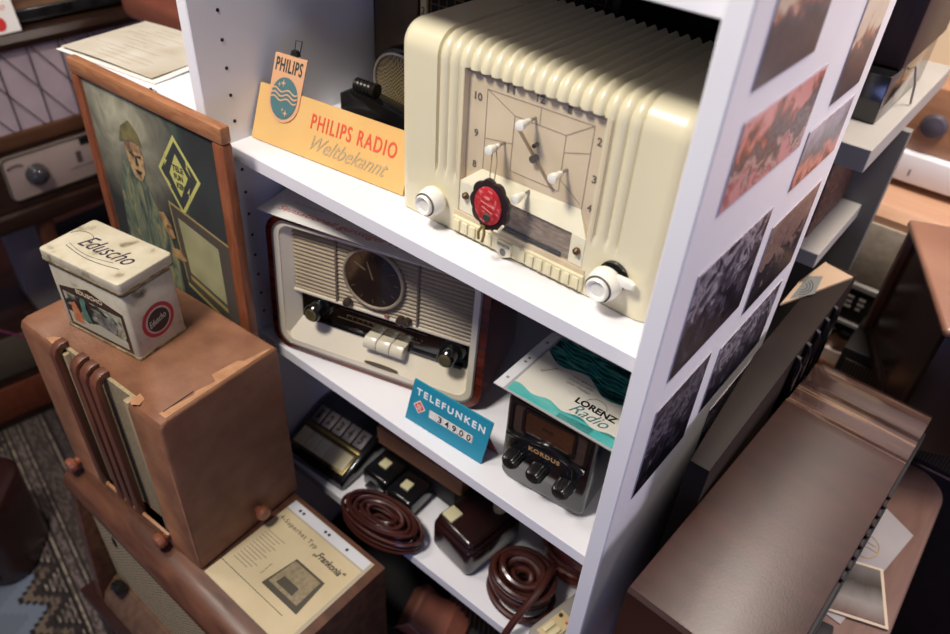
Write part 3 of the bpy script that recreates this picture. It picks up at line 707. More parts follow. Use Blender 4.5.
DT = mat('deep_teal_print', '#0d4a4c', .45, cols=[(.3, '#0a2422'), (.45, '#14605f'), (.55, '#35a3a2'), (.7, '#9cc7b8')], scale=35, stretch=(1, 3.5, 1), dist=1.5)
a = wav(.080, .006, 2, 2.6, .016, .151); a = [(x, y-.018*(x-.03)/.1) for x, y in a]
flats([a + [(.151, .116), (.016, .116)]], Matrix.Translation((0, 0, .0011)), DT, lf, 'sea_print')
ws = []
for j in range(5):
    p = wav(.088+.006*j, .0025, 3, j*.8, .022, .150); p = [(x, y-.014*(x-.03)/.1) for x, y in p]; ws.append([(x, y+.0006) for x, y in p]+[(x, y-.0006) for x, y in p[::-1]])
flats(ws, Matrix.Translation((0, 0, .0014)), mat('teal_line_print', '#3fa9a6', .45), lf, 'wave_lines')
text('LORENZ', .050, .0095, basis((.083, .0345, .0011), (1, 0, 0), (0, 1, 0)), INK, lf, bold=.04)
text('Radio', .045, .014, basis((.085, .020, .0011), (1, 0, 0), (0, 1, 0)), mat('teal_script', '#5d9a98', .5), lf, name='script_lettering', shear=.5)
g = G(); g.tube([(.105+.012*math.cos(R(200-6*k)), .044+.010*math.sin(R(200-6*k)), .0013) for k in range(36)], .0003, 5); g.make('ring_print', GREYINK, lf)
for j in range(3): text(('die ganze', 'Lichtquelle', 'aller Wellen')[j], .03, .003, basis((.060, .066-.006*j, .0011), (1, 0, 0), (0, 1, 0)), GREYINK, lf, name='small_print')
text('Konsole', .02, .004, basis((.030, .05, .0011), (.6, .8, 0), (-.8, .6, 0)), GREYINK, lf, name='small_print')
st = G().box((.0005, .0005, .0007), (.0125, .117, .0009)).make('punched_strip', mat('frosted_strip', '#d3d3d6', .3), r)
for y in (.018, .052, .060, .096): G().cyl((.0065, y, .0009), (.0065, y, .0011), .0021, n=16).make('punched_hole', BLACKM, st)
G().box((0, 0, .0012), (.152, .118, .0013)).make('clear_cover', FILM, r)

# ------------------------------------------------------------------ lower shelf
# black intercom with a row of ivory keys
r = thing('desk_intercom', (.0125, .0255, S3+E_), 3.5, 'black desk intercom with five ivory push keys at the left end of the lower shelf', 'intercom')
IW, ID = .134, .140
G().prism([(0, 0), (0, .014), (.006, .021), (.085, .050), (.125, .052), (ID, .046), (ID, 0)], 'yz', 0, IW, .006, seg=3).make('housing', BLACK, r)
IM = basis((0, .006, .0216), (1, 0, 0), (0, .079, .029))
def ib(x0, y0, x1, y1, h0, h1, bev, m_, nm, par): return G().box((x0, y0, h0), (x1, y1, h1), bev, M=IM).make(nm, m_, par)
kp = ib(.009, .004, .125, .042, 0, .0012, .0003, mat('gilt_frame', '#7a6a3f', .35, metal=.7), 'key_panel', r)
for k in range(5): ib(.0125+k*.0220, .008, .0337+k*.0220, .038, .001, .0042, .0008, mat('ivory_key', '#e6dab4', .45, col2='#ddd0a8', scale=20), 'push_key', kp)
ib(.009, .044, .125, .050, 0, .001, .0002, mat('gilt_frame', '#7a6a3f', .35, metal=.7), 'gilt_bar', r)
for k in range(5):
    t_ = ib(.011+k*.0230, .053, .0305+k*.0230, .083, 0, .0015, .0003, mat('number_tile', '#6a6060', .5), 'number_tile', r)
    text(str(k+1), .008, .018, IM @ Matrix.Translation((.016+k*.0230, .059, .0016)), INK, t_, 'tile_numeral', bold=.05)
# cardboard box
r = thing('black_case', (.150, .128, S3+E_), -2, 'flat black case lying under the brown cardboard box on the lower shelf', 'case')
g = G(); g.box((0, 0, 0), (.150, .10, .042), .004); g.make('case_body', BLACKM, r)
g = G(); g.box((.055, -.004, .020), (.095, .0, .027), .001); g.make('handle', BLACK, r)
r = thing('cardboard_box', (.141, .118, S3+.0430), 2, 'long low brown cardboard box behind the cable coils on the lower shelf', 'box')
g = G(); g.box((0, 0, 0), (.170, .10, .036), .0015, 1); g.make('box_body', CARDBOARD, r)
g = G(); g.box((-.0012, -.0012, .012), (.1712, .1012, .0375), .001, 1); g.make('box_lid', CARDBOARD, r)
# double socket block with coiled lead
r = thing('socket_block', (.1555, .0665, S3+E_), 2, 'black double switch block with two cream buttons beside the coiled lead', 'socket')
g = G(); g.box((0, 0, 0), (.052, .058, .036), .007, 3); g.make('housing', BLACK, r)
g = G(); g.box((.054, -.006, 0), (.106, .052, .036), .007, 3); g.make('housing', BLACK, r)
for x, y in ((.016, .022), (.070, .012)): G().box((x, y, .0355), (x+.016, y+.016, .040), .001).make('cream_button', CREAMSQ, r)
g = G(); g.box((.012, -.007, .006), (.046, .003, .012), .002); g.make('metal_edge', mat('dull_steel', '#6d6d72', .3, metal=.9), r)
def coil(name, c, a, b, n, rad, z0, dz, mt, label, yaw=0, jit=.006, seed=1, tails=(), fill=0.0):
    """n turns of cable; fill > 0 lets inner turns shrink so that the middle of the coil closes"""
    rnd = random.Random(seed)
    r = thing(name, (c[0], c[1], S3+E_), yaw, label, 'cable')
    for j in range(n):
        q = rnd.uniform(-jit, jit); q2 = rnd.uniform(-jit, jit)*.6; ph = rnd.uniform(0, 6); f = 1 - fill*((j*5) % n)/n
        pts = []
        for k in range(49):
            th = R(k*7.5)
            pts.append(((a*f+q)*math.cos(th)+q2, (b*f+q*.7)*math.sin(th)-q2, z0+rad+dz*j+ .0022*math.sin(2*th+ph)+.0023))
        G().tube(pts[:-1], rad, 9, True).make('cable_turn', mt, r)
    for t_ in tails:
        P = []
        for i in range(len(t_)-1):
            p0 = Vector(t_[max(i-1, 0)]); p1 = Vector(t_[i]); p2 = Vector(t_[i+1]); p3 = Vector(t_[min(i+2, len(t_)-1)])
            for s_ in range(8):
                u = s_/8; P.append(.5*((2*p1)+(p2-p0)*u+(2*p0-5*p1+4*p2-p3)*u*u+(3*p1-p0-3*p2+p3)*u**3))
        P.append(Vector(t_[-1])); G().tube(P, rad, 9).make('cable_end', mt, r)
    return r
coil('coiled_cable', (.241, .026), .070, .033, 18, .0030, 0, .0021, BROWNCABLE, 'coil of thin brown flex in front of the black double switch block', seed=3, jit=.004, fill=.75, yaw=8)
# large brown bakelite socket with coiled lead
r = thing('socket_box', (.3115, .056, S3+E_), -8, 'large brown bakelite socket box with one cream square button and round yellow knob', 'socket')
g = G(); g.box((0, 0, 0), (.082, .110, .060), .012, 4); g.make('housing', DARKBROWN, r)
g = G(); g.box((.004, .004, .052), (.078, .106, .070), .009, 3); g.make('lid', DARKBROWN, r)
G().box((.010, .012, .0685), (.031, .034, .0735), .001).make('cream_button', CREAMSQ, r)
G().lathe([(.009, 0), (.010, .004), (.010, .014), (.008, .016)], (.057, .082, .068), (0, 0, 1), 28).make('round_knob', mat('yellowed_knob', '#b5a273', .4), r)
G().lathe([(.004, 0), (.005, .004), (.003, .008)], (.0, .018, .032), (-1, 0, 0), 16).make('side_button', mat('yellowed_knob', '#b5a273', .4), r)
coil('coiled_cable', (.4610, .080), .050, .040, 12, .0052, 0, .0042, BROWNCABLE, 'coil of thick dark brown cable right of the brown bakelite socket box', seed=8, jit=.005, fill=.7,
     tails=(((.03, .03, .066), (.036, -.01, .064), (.032, -.045, .046), (.026, -.068, .016), (.024, -.076, -.02), (.022, -.080, -.07)),))
r = coil('coiled_cable', (.495, .180), .048, .045, 8, .0058, .003, .0095, REDCABLE, 'loops of glossy reddish cable standing at the back behind the thick brown coil', seed=11, jit=.008)
# grey double socket
r = thing('wall_socket', (.5085, .022, S3+E_), -12, 'grey plastic switch unit with cream inserts beside the right panel of the lower shelf', 'socket')
g = G(); g.prism(rr(0, 0, .050, .118, .014), 'xy', 0, .034, .005, seg=3); g.make('housing', GREYPL, r)
pn = G().box((.009, .012, .0335), (.033, .060, .0365), .001).make('cream_insert', mat('insert_cream', '#c8b489', .4), r)
for y in (.018,): 
    for x in (.012, .0225): G().box((x, y, .0365), (x+.0075, y+.020, .0395), .002).make('rocker', mat('rocker_cream', '#d8cba5', .35), pn)
G().cyl((.014, .052, .0365), (.014, .052, .0372), .003, n=16).make('brass_stud', BRASS, pn)
G().cyl((.027, .050, .0365), (.027, .050, .0375), .0018, n=12).make('red_dot', REDINK, pn)
p2 = G().box((.012, .078, .0335), (.036, .100, .0365), .001).make('second_insert', mat('insert_pale', '#cdbdae', .35), r)
G().cyl((.030, .086, .0365), (.030, .086, .0375), .0016, n=12).make('red_dot', REDINK, p2)

# below: dark slatted thing and a folded leather bag on the next shelf down
r = thing('dark_filler', (.004, .032, -.79+.0004), 0, 'added black filler for the dark gap under the lower shelf, carrying the leather bag', 'chest')  # invented block, put in to keep the gap below the shelf black
g = G(); g.box((0, 0, 0), (.563, .31, S4+.79-.0006), .006); g.make('filler_body', BLACKM, r)
g = G(); g.box((-.0, -.004, .17), (.563, .0, .18), .001); g.make('filler_seam', BLACK, r)
r = thing('leather_bag', (.262, .034, S4+.0006), 18, 'folded reddish-brown leather bag on the bottom shelf under the lower shelf', 'bag')
def bagz(x, y): return .078 + .018*math.sin(x*38+.6) + .012*math.cos(y*40)
g = G(); g.prism([(0, 0), (0, .020), (.022, .044), (.060, .034), (.085, .038), (.112, .015), (.115, 0)], 'xz', 0, .075, .006, seg=3); g.make('bag_body', mat('soft_leather', '#8f5443', .5, col2='#a0604c', scale=25, bump=.3, bscale=90), r)
g = G(); g.prism([(-.003, .018), (.020, .048), (.026, .048), (.060, .012), (.056, .010), (.023, .040), (0, .014)], 'xz', -.004, .078, .0015); g.make('flap', mat('soft_leather_flap', '#9d6450', .5, col2='#ad715c', scale=25, bump=.3, bscale=90), r)
g = G(); g.tube([(-.003, -.0045, .020), (.010, -.0045, .035), (.022, -.0045, .049), (.040, -.0045, .033), (.058, -.0045, .013)], .0014, 6); g.make('seam', mat('pale_piping', '#a89476', .6), r)
r = thing('slatted_cabinet', (.30, .125, S4+.0006), 0, 'dark slatted wooden cabinet standing behind the leather bag', 'cabinet')
g = G(); g.box((0, 0, 0), (.255, .15, .24), .004); g.make('cabinet_body', mat('dark_cabinet_wood', '#1c120e', .5, col2='#251812', scale=12), r)
g = G()
for k in range(24): g.box((.008+k*.0102, -.004, .008), (.0135+k*.0102, .0, .232), .0008, 1)
g.make('slatted_front', mat('dark_slat_wood', '#2b1d16', .5), r)

# ================================================================== left of the shelves
# low white cabinet left of the shelving, a deeper plinth below carries the framed picture
r = thing('white_cabinet', (-.170, .0, FZ), 0, 'low white cabinet left of the shelving, behind the framed picture', 'cabinet')
CT = .285 - FZ
G().box((-.125, .004, 0), (.148, .378, CT-.018), .001, 1).make('carcass', WHITE, r)
G().box((-.128, .001, CT-.018), (.150, .378, CT), .0012, 1).make('cabinet_top', WHITE, r)
G().box((-.125, -.0375, 0), (.148, .0035, -.2364-FZ), .001, 1).make('plinth', WHITE, r)
# papers on the cabinet
r = thing('loose_papers', (-.362, .006, .2856), 8, 'aged handwritten papers spread on top of the low white cabinet', 'paper')
wavy(0, 0, .20, .155, 8, 6, lambda x, y: .0004+.002*math.sin(y*18)**2).make('lower_sheet', PAPER, r)
g = wavy(.004, .006, .188, .150, 8, 6, lambda x, y: .0034+.0025*math.sin(x*14+.5)**2); g.make('upper_sheet', PAPERCREAM, r)
g = G()
rnd = random.Random(5)
for j in range(12):
    x0 = .02+rnd.uniform(0, .05); g.box((x0, .018+j*.0105, .0070), (x0+rnd.uniform(.03, .10), .0184+j*.0105, .0071))
g.make('writing', mat('faint_writing', '#b3a68c', .7), r)
r = thing('binder_clip', (-.150, .018, .2856), 15, 'small black wire clip at the front edge of the white cabinet top', 'clip')
G().prism([(-.0025, 0), (.0025, 0), (.001, .003), (-.001, .003)], 'xz', -.004, .004, .0004).make('clip_body', BLACK, r)
g = G(); g.tube([(.003, -.004, .001), (.010, -.010, .002), (.012, 0, .002), (.003, .004, .001)], .0005, 6); g.make('wire_handle', CHROME, r)

# framed picture
r = thing('framed_picture', (-.2545, -.0375, -.2360), 1.91, 'framed dark poster with yellow diamond emblem and painted man, left of the shelves', 'picture')
FWd, FH = .3104, .5500
kf = math.tan(R(1.22)); fw = .021
def fl_(c): return (c.x, c.y+kf*c.z, c.z)
FM = basis((0, 0, 0), (1, 0, 0), (0, kf, 1))
for nm, a, b, m_ in (('frame_rail', (0, -.004, FH-fw), (FWd, .010, FH), FRAMEWOOD), ('frame_rail', (0, -.004, 0), (FWd, .010, fw), FRAMEWOOD),
                     ('frame_stile', (0, -.0035, fw), (fw*.8, .010, FH-fw), FRAMETOP), ('frame_stile', (FWd-fw, -.0035, fw), (FWd, .010, FH-fw), FRAMETOP)):
    G().box(a, b, .003, 2).shear(fl_).make(nm, m_, r)
POST = mat('dark_poster_print', '#10181a', .6, spec=.05, cols=[(.30, '#060807'), (.48, '#0b100e'), (.6, '#13211b'), (.75, '#33523f')], scale=11, stretch=(1, 1, .45), rot=(0, R(35), 0), dist=1.2)
nt = POST.node_tree; b = nt.nodes['Principled BSDF']; tc = nt.nodes['Texture Coordinate']
lk = b.inputs['Base Color'].links[0]; src = lk.from_socket
mp = nt.nodes.new('ShaderNodeMapping'); mp.inputs['Location'].default_value = (-.085*7.5, 0, -.50*6.5); mp.inputs['Scale'].default_value = (7.5, 0, 6.5)
nt.links.new(tc.outputs['Object'], mp.inputs[0])
gr = nt.nodes.new('ShaderNodeTexGradient'); gr.gradient_type = 'SPHERICAL'; nt.links.new(mp.outputs[0], gr.inputs[0])
nz = nt.nodes.new('ShaderNodeTexNoise'); nz.inputs['Scale'].default_value = 22; nz.inputs['Distortion'].default_value = 1.5; nz.inputs['Detail'].default_value = 6; nt.links.new(tc.outputs['Object'], nz.inputs['Vector'])
mu = nt.nodes.new('ShaderNodeMath'); mu.operation = 'MULTIPLY'; nt.links.new(gr.outputs['Fac'], mu.inputs[0]); nt.links.new(nz.outputs['Fac'], mu.inputs[1])
m2 = nt.nodes.new('ShaderNodeMath'); m2.operation = 'MULTIPLY'; m2.use_clamp = True; nt.links.new(mu.outputs[0], m2.inputs[0]); m2.inputs[1].default_value = 1.7
mx = nt.nodes.new('ShaderNodeMix'); mx.data_type = 'RGBA'; mx.inputs['B'].default_value = lin('#b3ad90')
nt.links.new(m2.outputs[0], mx.inputs['Factor']); nt.links.new(src, mx.inputs['A']); nt.links.new(mx.outputs['Result'], b.inputs['Base Color'])
ps = G().box((.012, .002, .012), (FWd-.012, .006, FH-.012)).shear(fl_).make('poster', POST, r)
def FF(pts, m_, nm, dy, par=ps): return flats(pts, Matrix.Translation((0, .0019-dy, 0)) @ FM, m_, par, nm)
z0 = .136
YEL = mat('poster_yellow', '#c2bd62', .45)
def P_z(l): return [(x, z+z0-.004) for x, z in l]
FF([P_z([(.205, .375), (.160, .318), (.198, .262), (.247, .326)])], YEL, 'diamond_emblem', .0002)
FF([P_z([(.2052, .367), (.166, .3182), (.1982, .270), (.2405, .3258)])], mat('poster_black', '#0f1716', .45), 'diamond_field', .0004)
FF([P_z([(.2035, .350), (.184, .3185), (.2, .289), (.222, .3235)])], YEL, 'inner_diamond', .0006)
for s_, x, z in (('TELE', .1925, .3255), ('FUN', .1935, .3135), ('KEN', .1955, .3015)):
    text(s_, .022 if s_ == 'TELE' else .0175, .0085, Matrix.Translation((0, .0019-.0009, 0)) @ FM @ Matrix.Translation((x, z+z0-.004, 0)), mat('poster_black', '#0f1716', .45), ps, bold=.03)
zz = []
for sx, sz, cx, cz in ((1, 1, .223, .337), (-1, 1, .181, .334), (1, -1, .217, .302), (-1, -1, .180, .300)):
    zz.append(P_z([(cx, cz+sz*.012), (cx+sx*.004, cz+sz*.003), (cx+sx*.001, cz+sz*.003), (cx+sx*.006, cz-sz*.009), (cx-sx*.002, cz+sz*.001), (cx+sx*.001, cz+sz*.001)]))
FF(zz, YEL, 'lightning_print', .0006)
# painted radio set
FF([P_z([(.166, .272), (.291, .252), (.291, .112), (.176, .150)])], mat('poster_brown', '#3b2f20', .5), 'painted_cabinet', .0002)
FF([P_z([(.1665, .2725), (.291, .2525), (.291, .2495), (.168, .269)]), P_z([(.1665, .2725), (.176, .150), (.178, .150), (.169, .2725)])], mat('poster_gold', '#9c8a4c', .5), 'painted_outline', .0005)
FF([P_z([(.182, .252), (.262, .238), (.262, .150), (.188, .168)])], mat('poster_cream', '#a5a174', .5, col2='#8f8c61', scale=20), 'painted_screen', .0006)
FF([P_z([(.176, .148), (.291, .110), (.291, .104), (.177, .142)]), P_z([(.186, .163), (.262, .143), (.262, .136), (.187, .156)])], mat('poster_gold', '#9c8a4c', .5), 'painted_base', .0007)
def P_m(l): return [(x+.012, z+z0-.022) for x, z in l]
# painted man: coat, hand, head, hat
MANB = mat('painted_coat', '#4d5a44', .5, cols=[(.35, '#1c2822'), (.5, '#586850'), (.62, '#8f8758'), (.75, '#2c3a30')], scale=34, stretch=(2.2, 1, .6), dist=1.6)
FF([P_m([(.042, .268), (.060, .312), (.085, .330), (.108, .300), (.128, .262), (.142, .232), (.150, .190), (.150, .120), (.060, .080), (.030, .180)])], MANB, 'painted_coat', .0002)
FACE = mat('painted_face', '#8d6b45', .5, cols=[(.35, '#4a3220'), (.5, '#9a7448'), (.65, '#c4a368'), (.8, '#6b4a2c')], scale=60, dist=1)
FF([P_m([(.076, .345), (.090, .362), (.108, .358), (.116, .338), (.112, .312), (.100, .296), (.086, .300), (.078, .320)])], FACE, 'painted_face', .0005)
FF([P_m([(.066, .345), (.076, .368), (.098, .382), (.112, .370), (.118, .352), (.106, .352), (.088, .352)])], mat('painted_hat', '#4f4a2c', .5, col2='#7f7440', scale=50), 'painted_hat', .0007)
FF([P_m([(.084, .337), (.094, .335), (.094, .332), (.085, .333)]), P_m([(.102, .335), (.110, .337), (.110, .333), (.102, .332)]), P_m([(.090, .312), (.106, .313), (.102, .307), (.094, .306)]), P_m([(.096, .332), (.1, .332), (.101, .319), (.095, .319)])], mat('painted_shadow', '#2c1c12', .5), 'painted_features', .0009)
FF([P_m([(.125, .262), (.138, .266), (.150, .250), (.154, .232), (.144, .226), (.134, .240)]), P_m([(.140, .212), (.162, .216), (.176, .204), (.160, .198), (.142, .200)])], FACE, 'painted_hand', .0009)
pass
G().box((.012, .0005, .012), (FWd-.012, .0010, FH-.012)).shear(fl_).make('front_glass', mat('poster_glass', '#ffffff', .2, alpha=.02, spec=.1), r)

# brown leathercloth radio standing on the low wooden one
LT = -.235
BRX, BRY, BRW, BRD, BRH = -.157, -.2216, .2914, .1742, .2815
r = thing('leathercloth_radio', (BRX, BRY, LT+.0011), 3.2, 'worn brown leathercloth radio with curved wooden grille bars, carrying the old tin', 'radio')
bo = [(0, 0), (BRD, 0), (BRD, BRH-.004), (BRD-.004, BRH), (.012, BRH), (.004, BRH-.003), (0, BRH-.011)]
# body built round the grille opening (x .076-.232), which wraps over the top front edge
OX0, OX1, OZ0, OZ1, OD = .078, .232, .030, BRH-.0, .016
g = G(); g.prism(bo, 'yz', 0, BRW, .004, seg=3); body = g.make('body', LEATHER, r)
g = G(); g.box((OX0, -.01, OZ0), (OX1, OD, BRH+.01)); cut = g.make('body', LEATHER, r)
md = body.modifiers.new('notch', 'BOOLEAN'); md.object = cut; md.operation = 'DIFFERENCE'; md.solver = 'EXACT'
dg = bpy.context.evaluated_depsgraph_get(); dg.update()
me = bpy.data.meshes.new_from_object(body.evaluated_get(dg)); body.modifiers.clear(); body.data = me; bpy.data.objects.remove(cut)
me.materials.clear(); me.materials.append(LEATHER)
g = G(); g.box((OX0, .011, OZ0), (OX1, OD-.0005, BRH-.006)); g.make('grille_cloth', mat('pale_grille_cloth', '#a2916f', .8, col2='#8d7d5e', scale=250), r)
BARM = mat('curved_bar_wood', '#54301f', .45, col2='#6b3d29', scale=14, stretch=(6, 6, 1), coat=.2)
def bar(x, w, zt=0, d=0):
    ou = [(OD, BRH+.0035+zt), (.006, BRH+.0035+zt), (-.002, BRH-.002+zt), (-.0055, BRH-.012), (-.0055, OZ0-.004), (.004, OZ0-.004), (.004, BRH-.012), (.008, BRH-.006), (OD, BRH-.005)]
    G().prism(ou, 'yz', x, x+w, .0012).make('grille_bar', BARM, r)
bar(OX0, .012); 
for k in range(3): bar(.121+k*.0205, .0135, .0, 0)
for xa, xb, ya, zb in ((OX0+.012, OX0+.018, .004, BRH-.01), (.222, .2318, .001, BRH-.004)): G().box((xa, ya, OZ0), (xb, .011, zb), .001).make('pale_trim', mat('pale_trim', '#a08c6b', .5), r)
g = G(); g.box((OX0, -.004, OZ0-.006), (OX1, .011, OZ0), .001); g.make('grille_sill', mat('sill_wood', '#9a6a44', .45, col2='#a97850', scale=20), r)
def fz(x, y): return Vector((x, y, BRH))
g = G()
pts = [(BRW-.016, .002, BRH-.001)]
rnd = random.Random(2)
def patch(pl_, z): return flat(pl_, Matrix.Translation((0, 0, z)), .0004)
for poly in ([(.060, .004), (.068, .012), (.077, .017), (.077, .002)], [(.233, .005), (.233, .018), (.244, .016), (.248, .006), (.240, .001)],
             [(BRW-.016, .012), (BRW-.013, .03), (BRW-.010, .055), (BRW-.0135, .060), (BRW-.009, .085), (BRW-.022, .090), (BRW-.018, .125), (BRW-.012, .13), (BRW-.006, .165), (BRW-.0035, .165), (BRW-.0035, .012)]):
    G()._merge(patch(poly, BRH+.0001)).make('worn_patch', LEATHERWORN, r)
g = G(); g.tube([(BRW-.0025, .004, BRH-.010), (BRW-.003, .0005, BRH-.08), (BRW-.003, .0005, .02)], .0009, 6); g.make('worn_edge', LEATHERWORN, r)
g = G(); g._merge(flat(line2((BRW-.014, .016), (BRW-.015, .058), .0010), Matrix.Translation((0, 0, BRH+.0006)), .0003)); g.make('crack', mat('dark_crack', '#2a1b14', .8), r)
def wknob(p, ax, s=1):
    q = G().lathe([(.006*s, 0), (.0065*s, .005), (.0105*s, .008), (.0115*s, .013), (.009*s, .018), (.002, .0195)], p, ax, 26).make('wooden_knob', mat('turned_knob_wood', '#7b4630', .35, col2='#8d543b', scale=40, coat=.3), r)
for x in (.012, .222): wknob((x, .0, .018), (0, -1, 0), 1.0)
wknob((BRW, .100, .030), (1, 0, 0), .95)
for x in (.02, BRW-.02):
    for y in (.02, BRD-.02): G().cyl((x, y, -.0009), (x, y, .001), .006).make('foot', BLACKM, r)

# the old coffee tin
TW, TD_, TH_ = .135, .079, .1165
r = thing('coffee_tin', (-.1035, -.1855, LT+.0011+BRH+.0009), 9.9, 'old cream coffee tin with hinged lid and red round emblem on the brown radio', 'tin')
g = G(); g.prism(rr(.003, .003, TW-.003, TD_-.003, .004, 4), 'xy', 0, TH_-.022, .001); g.make('tin_body', TINMAT, r)
g = G(); g.prism(rr(.0045, .0045, TW-.0045, TD_-.0045, .004, 4), 'xy', TH_-.022, TH_-.014); g.make('tin_neck', TINEDGE, r)
g = G(); g.prism(rr(.000, .000, TW, TD_, .005, 4), 'xy', TH_-.014, TH_, .0018, seg=3)
ld = g.make('lid', TINMAT, r)
g = G(); g.ring(rr(-.0004, -.0004, TW+.0004, TD_+.0004, .005, 4), rr(.002, .002, TW-.002, TD_-.002, .004, 4), 'xy', TH_-.0150, TH_-.0125); g.make('lid_rim', TINEDGE, ld)
g = G(); g.ring(rr(.0022, .0022, TW-.0022, TD_-.0022, .004, 4), rr(.006, .006, TW-.006, TD_-.006, .004, 4), 'xy', .0002, .0035); g.make('bottom_rim', TINEDGE, r)
g = G(); g.cyl((.03, TD_, TH_-.006), (TW-.03, TD_, TH_-.006), .0022); g.make('hinge', TINEDGE, ld)
LM = Matrix.Translation((0, 0, TH_+.0001))
text('Eduscho', .084, .022, LM @ Matrix.Translation((.030, .030, 0)), mat('tin_ink', '#33283a', .5), ld, name='script_lettering', shear=.45)
g = G()
def rib2(pts, r_): g.tube(pts, r_, 5)
rib2([(.040+.0-.018*math.cos(k/9*PI)*-1-.018, .042+.012*math.sin(k/9*PI), TH_+.0002) for k in range(10)], .0004)
rib2([(.022+.09*k/14, .022-.006*math.sin(k/14*PI), TH_+.0002) for k in range(15)], .0004)
rib2([(.022+.075*k/14, .027-.006*math.sin(k/14*PI), TH_+.0002) for k in range(15)], .0003)
g.make('lid_flourish', mat('tin_ink', '#33283a', .5), ld)
# front picture
TFM = Matrix.Translation((0, .0029, 0)) @ basis((0, 0, 0), (1, 0, 0), (0, 0, 1))
fp = flats([[(.012, .006), (TW-.012, .006), (TW-.012, .066), (.095, .072), (.067, .080), (.040, .072), (.012, .066)]], TFM, mat('tin_picture_frame', '#4a3326', .45, col2='#3a281e', scale=60), r, 'front_picture')
TF2 = Matrix.Translation((0, -.0003, 0)) @ TFM
flats([[(.017, .011), (TW-.017, .011), (TW-.017, .060), (.017, .060)]], TF2, mat('tin_scene', '#6b705c', .5, cols=[(.32, '#14100f'), (.45, '#2a2320'), (.52, '#8a8f78'), (.6, '#b8b79b'), (.72, '#6b5a3c')], scale=42, dist=1), fp, 'painted_scene')
TF3 = Matrix.Translation((0, -.0006, 0)) @ TFM
flats([[(.017, .011), (TW-.017, .011), (TW-.017, .020), (.075, .030), (.05, .022), (.017, .030)]], TF3, mat('tin_ground', '#b3b096', .5), fp, 'painted_ground')
flats([[(.024, .016), (.042, .018), (.040, .034), (.034, .050), (.026, .044)]], Matrix.Translation((0, -.0009, 0)) @ TFM, mat('tin_orange', '#b8613a', .5, col2='#d18a5a', scale=80), fp, 'painted_figure')
flats([[(.044, .026), (.058, .026), (.054, .046), (.056, .058), (.050, .062), (.046, .056)]], Matrix.Translation((0, -.0009, 0)) @ TFM, mat('tin_green', '#5e8a78', .5, col2='#3f6a58', scale=80), fp, 'painted_figure')
flats([[(.070, .030), (.100, .026), (.106, .040), (.096, .050), (.082, .046), (.074, .052)]], Matrix.Translation((0, -.0009, 0)) @ TFM, mat('tin_grey', '#8e8c80', .5, col2='#4d4a42', scale=80), fp, 'painted_horse')
text('EDUSCHO', .046, .0065, TF2 @ Matrix.Translation((.044, .0665, 0)), mat('tin_cream_print', '#cdbf9b', .5), fp, bold=.03)
# red ring emblem on the right end
TEM = basis((TW-.0028, 0, 0), (0, 1, 0), (0, 0, 1))
cy_, cz_ = .040, .040
e1 = flats([ell(cy_, cz_, .0235, .0235, 40)], TEM, mat('tin_red', '#b3283a', .45), r, 'round_emblem')
flats([ell(cy_, cz_, .0185, .0185, 40)], Matrix.Translation((.0003, 0, 0)) @ TEM, mat('tin_pink', '#c9b3a4', .45), e1, 'emblem_ring')
flats([ell(cy_, cz_, .0160, .0160, 40)], Matrix.Translation((.0006, 0, 0)) @ TEM, mat('tin_dark', '#2f2622', .45), e1, 'emblem_centre')
text('Eduscho', .026, .009, Matrix.Translation((.0009, 0, 0)) @ TEM @ Matrix.Translation((cy_-.0135, cz_-.006, 0)) @ Matrix.Rotation(R(12), 4, 'Z'), mat('tin_white', '#d8d0bc', .45), e1, name='script_lettering', shear=.4)

# low wooden radio below, with a rounded front edge and woven grille
r = thing('low_wooden_radio', (-.1690, -.2475, -.545), 0, 'brown wooden radio with rounded top front edge and woven grille, under the leathercloth radio', 'radio')
LW, LH = .4835, .310
bo = [(.030, 0), (.208, 0), (.208, LH), (.034, LH)] + [(.034-.030*math.sin(R(a))-.0, LH-.030+.030*math.cos(R(a))) for a in range(10, 171, 16)] + [(.016, LH-.064)]
bo = [(.208, 0), (.208, LH), (.032, LH)] + [(.032+.032*math.cos(R(90+a)), LH-.032+.032*math.sin(R(90+a))) for a in range(12, 169, 12)] + [(.022, LH-.066), (.022, 0)]
G().prism(bo, 'yz', 0, LW, .003).make('body', OLDWOOD, r)
G().box((.022, .0145, .040), (LW-.022, .0218, LH-.066)).make('woven_grille', CLOTH, r)
G().prism([(-.022, 0), (.022, 0), (.022, LH-.05), (.004, LH-.05), (-.004, LH-.12)], 'yz', 0, .020, .002).make('side_cheek', OLDWOOD, r)
G().prism([(-.022, 0), (.022, 0), (.022, LH-.05), (.004, LH-.05), (-.004, LH-.12)], 'yz', LW-.020, LW, .002).make('side_cheek', OLDWOOD, r)
G().prism([(-.022, 0), (.0218, 0), (.0218, .040), (.008, .040), (-.014, .020)], 'yz', .020, LW-.020, .002).make('lower_panel', mat('lower_panel_wood', '#6d5340', .4, col2='#5b4233', scale=12, stretch=(6, 1, 6)), r)
for x in (.055, .24, .43): G().lathe([(.009, 0), (.013, .006), (.013, .016), (.009, .020)], (x, .010, .052), (0, -1, 0), 28, flute=1, fd=.06).make('tuning_knob', BLACK, r)
G().prism(ell(.080, LH-.120, .005, .012, 20), 'xz', .0125, .0144).make('oval_emblem', BLACKM, r)
# its stand
r = thing('side_bench', (-.200, -.285, FZ), 0, 'plain dark wooden bench under the brown radios at lower left', 'bench')
G().box((0, 0, .282), (.545, .245, .3046), .003).make('bench_top', WOODDARK, r)
for x in (.01, .50):
    for y in (.01, .20): G().box((x, y, 0), (x+.035, y+.035, .282), .002).make('leg', WOODDARK, r)

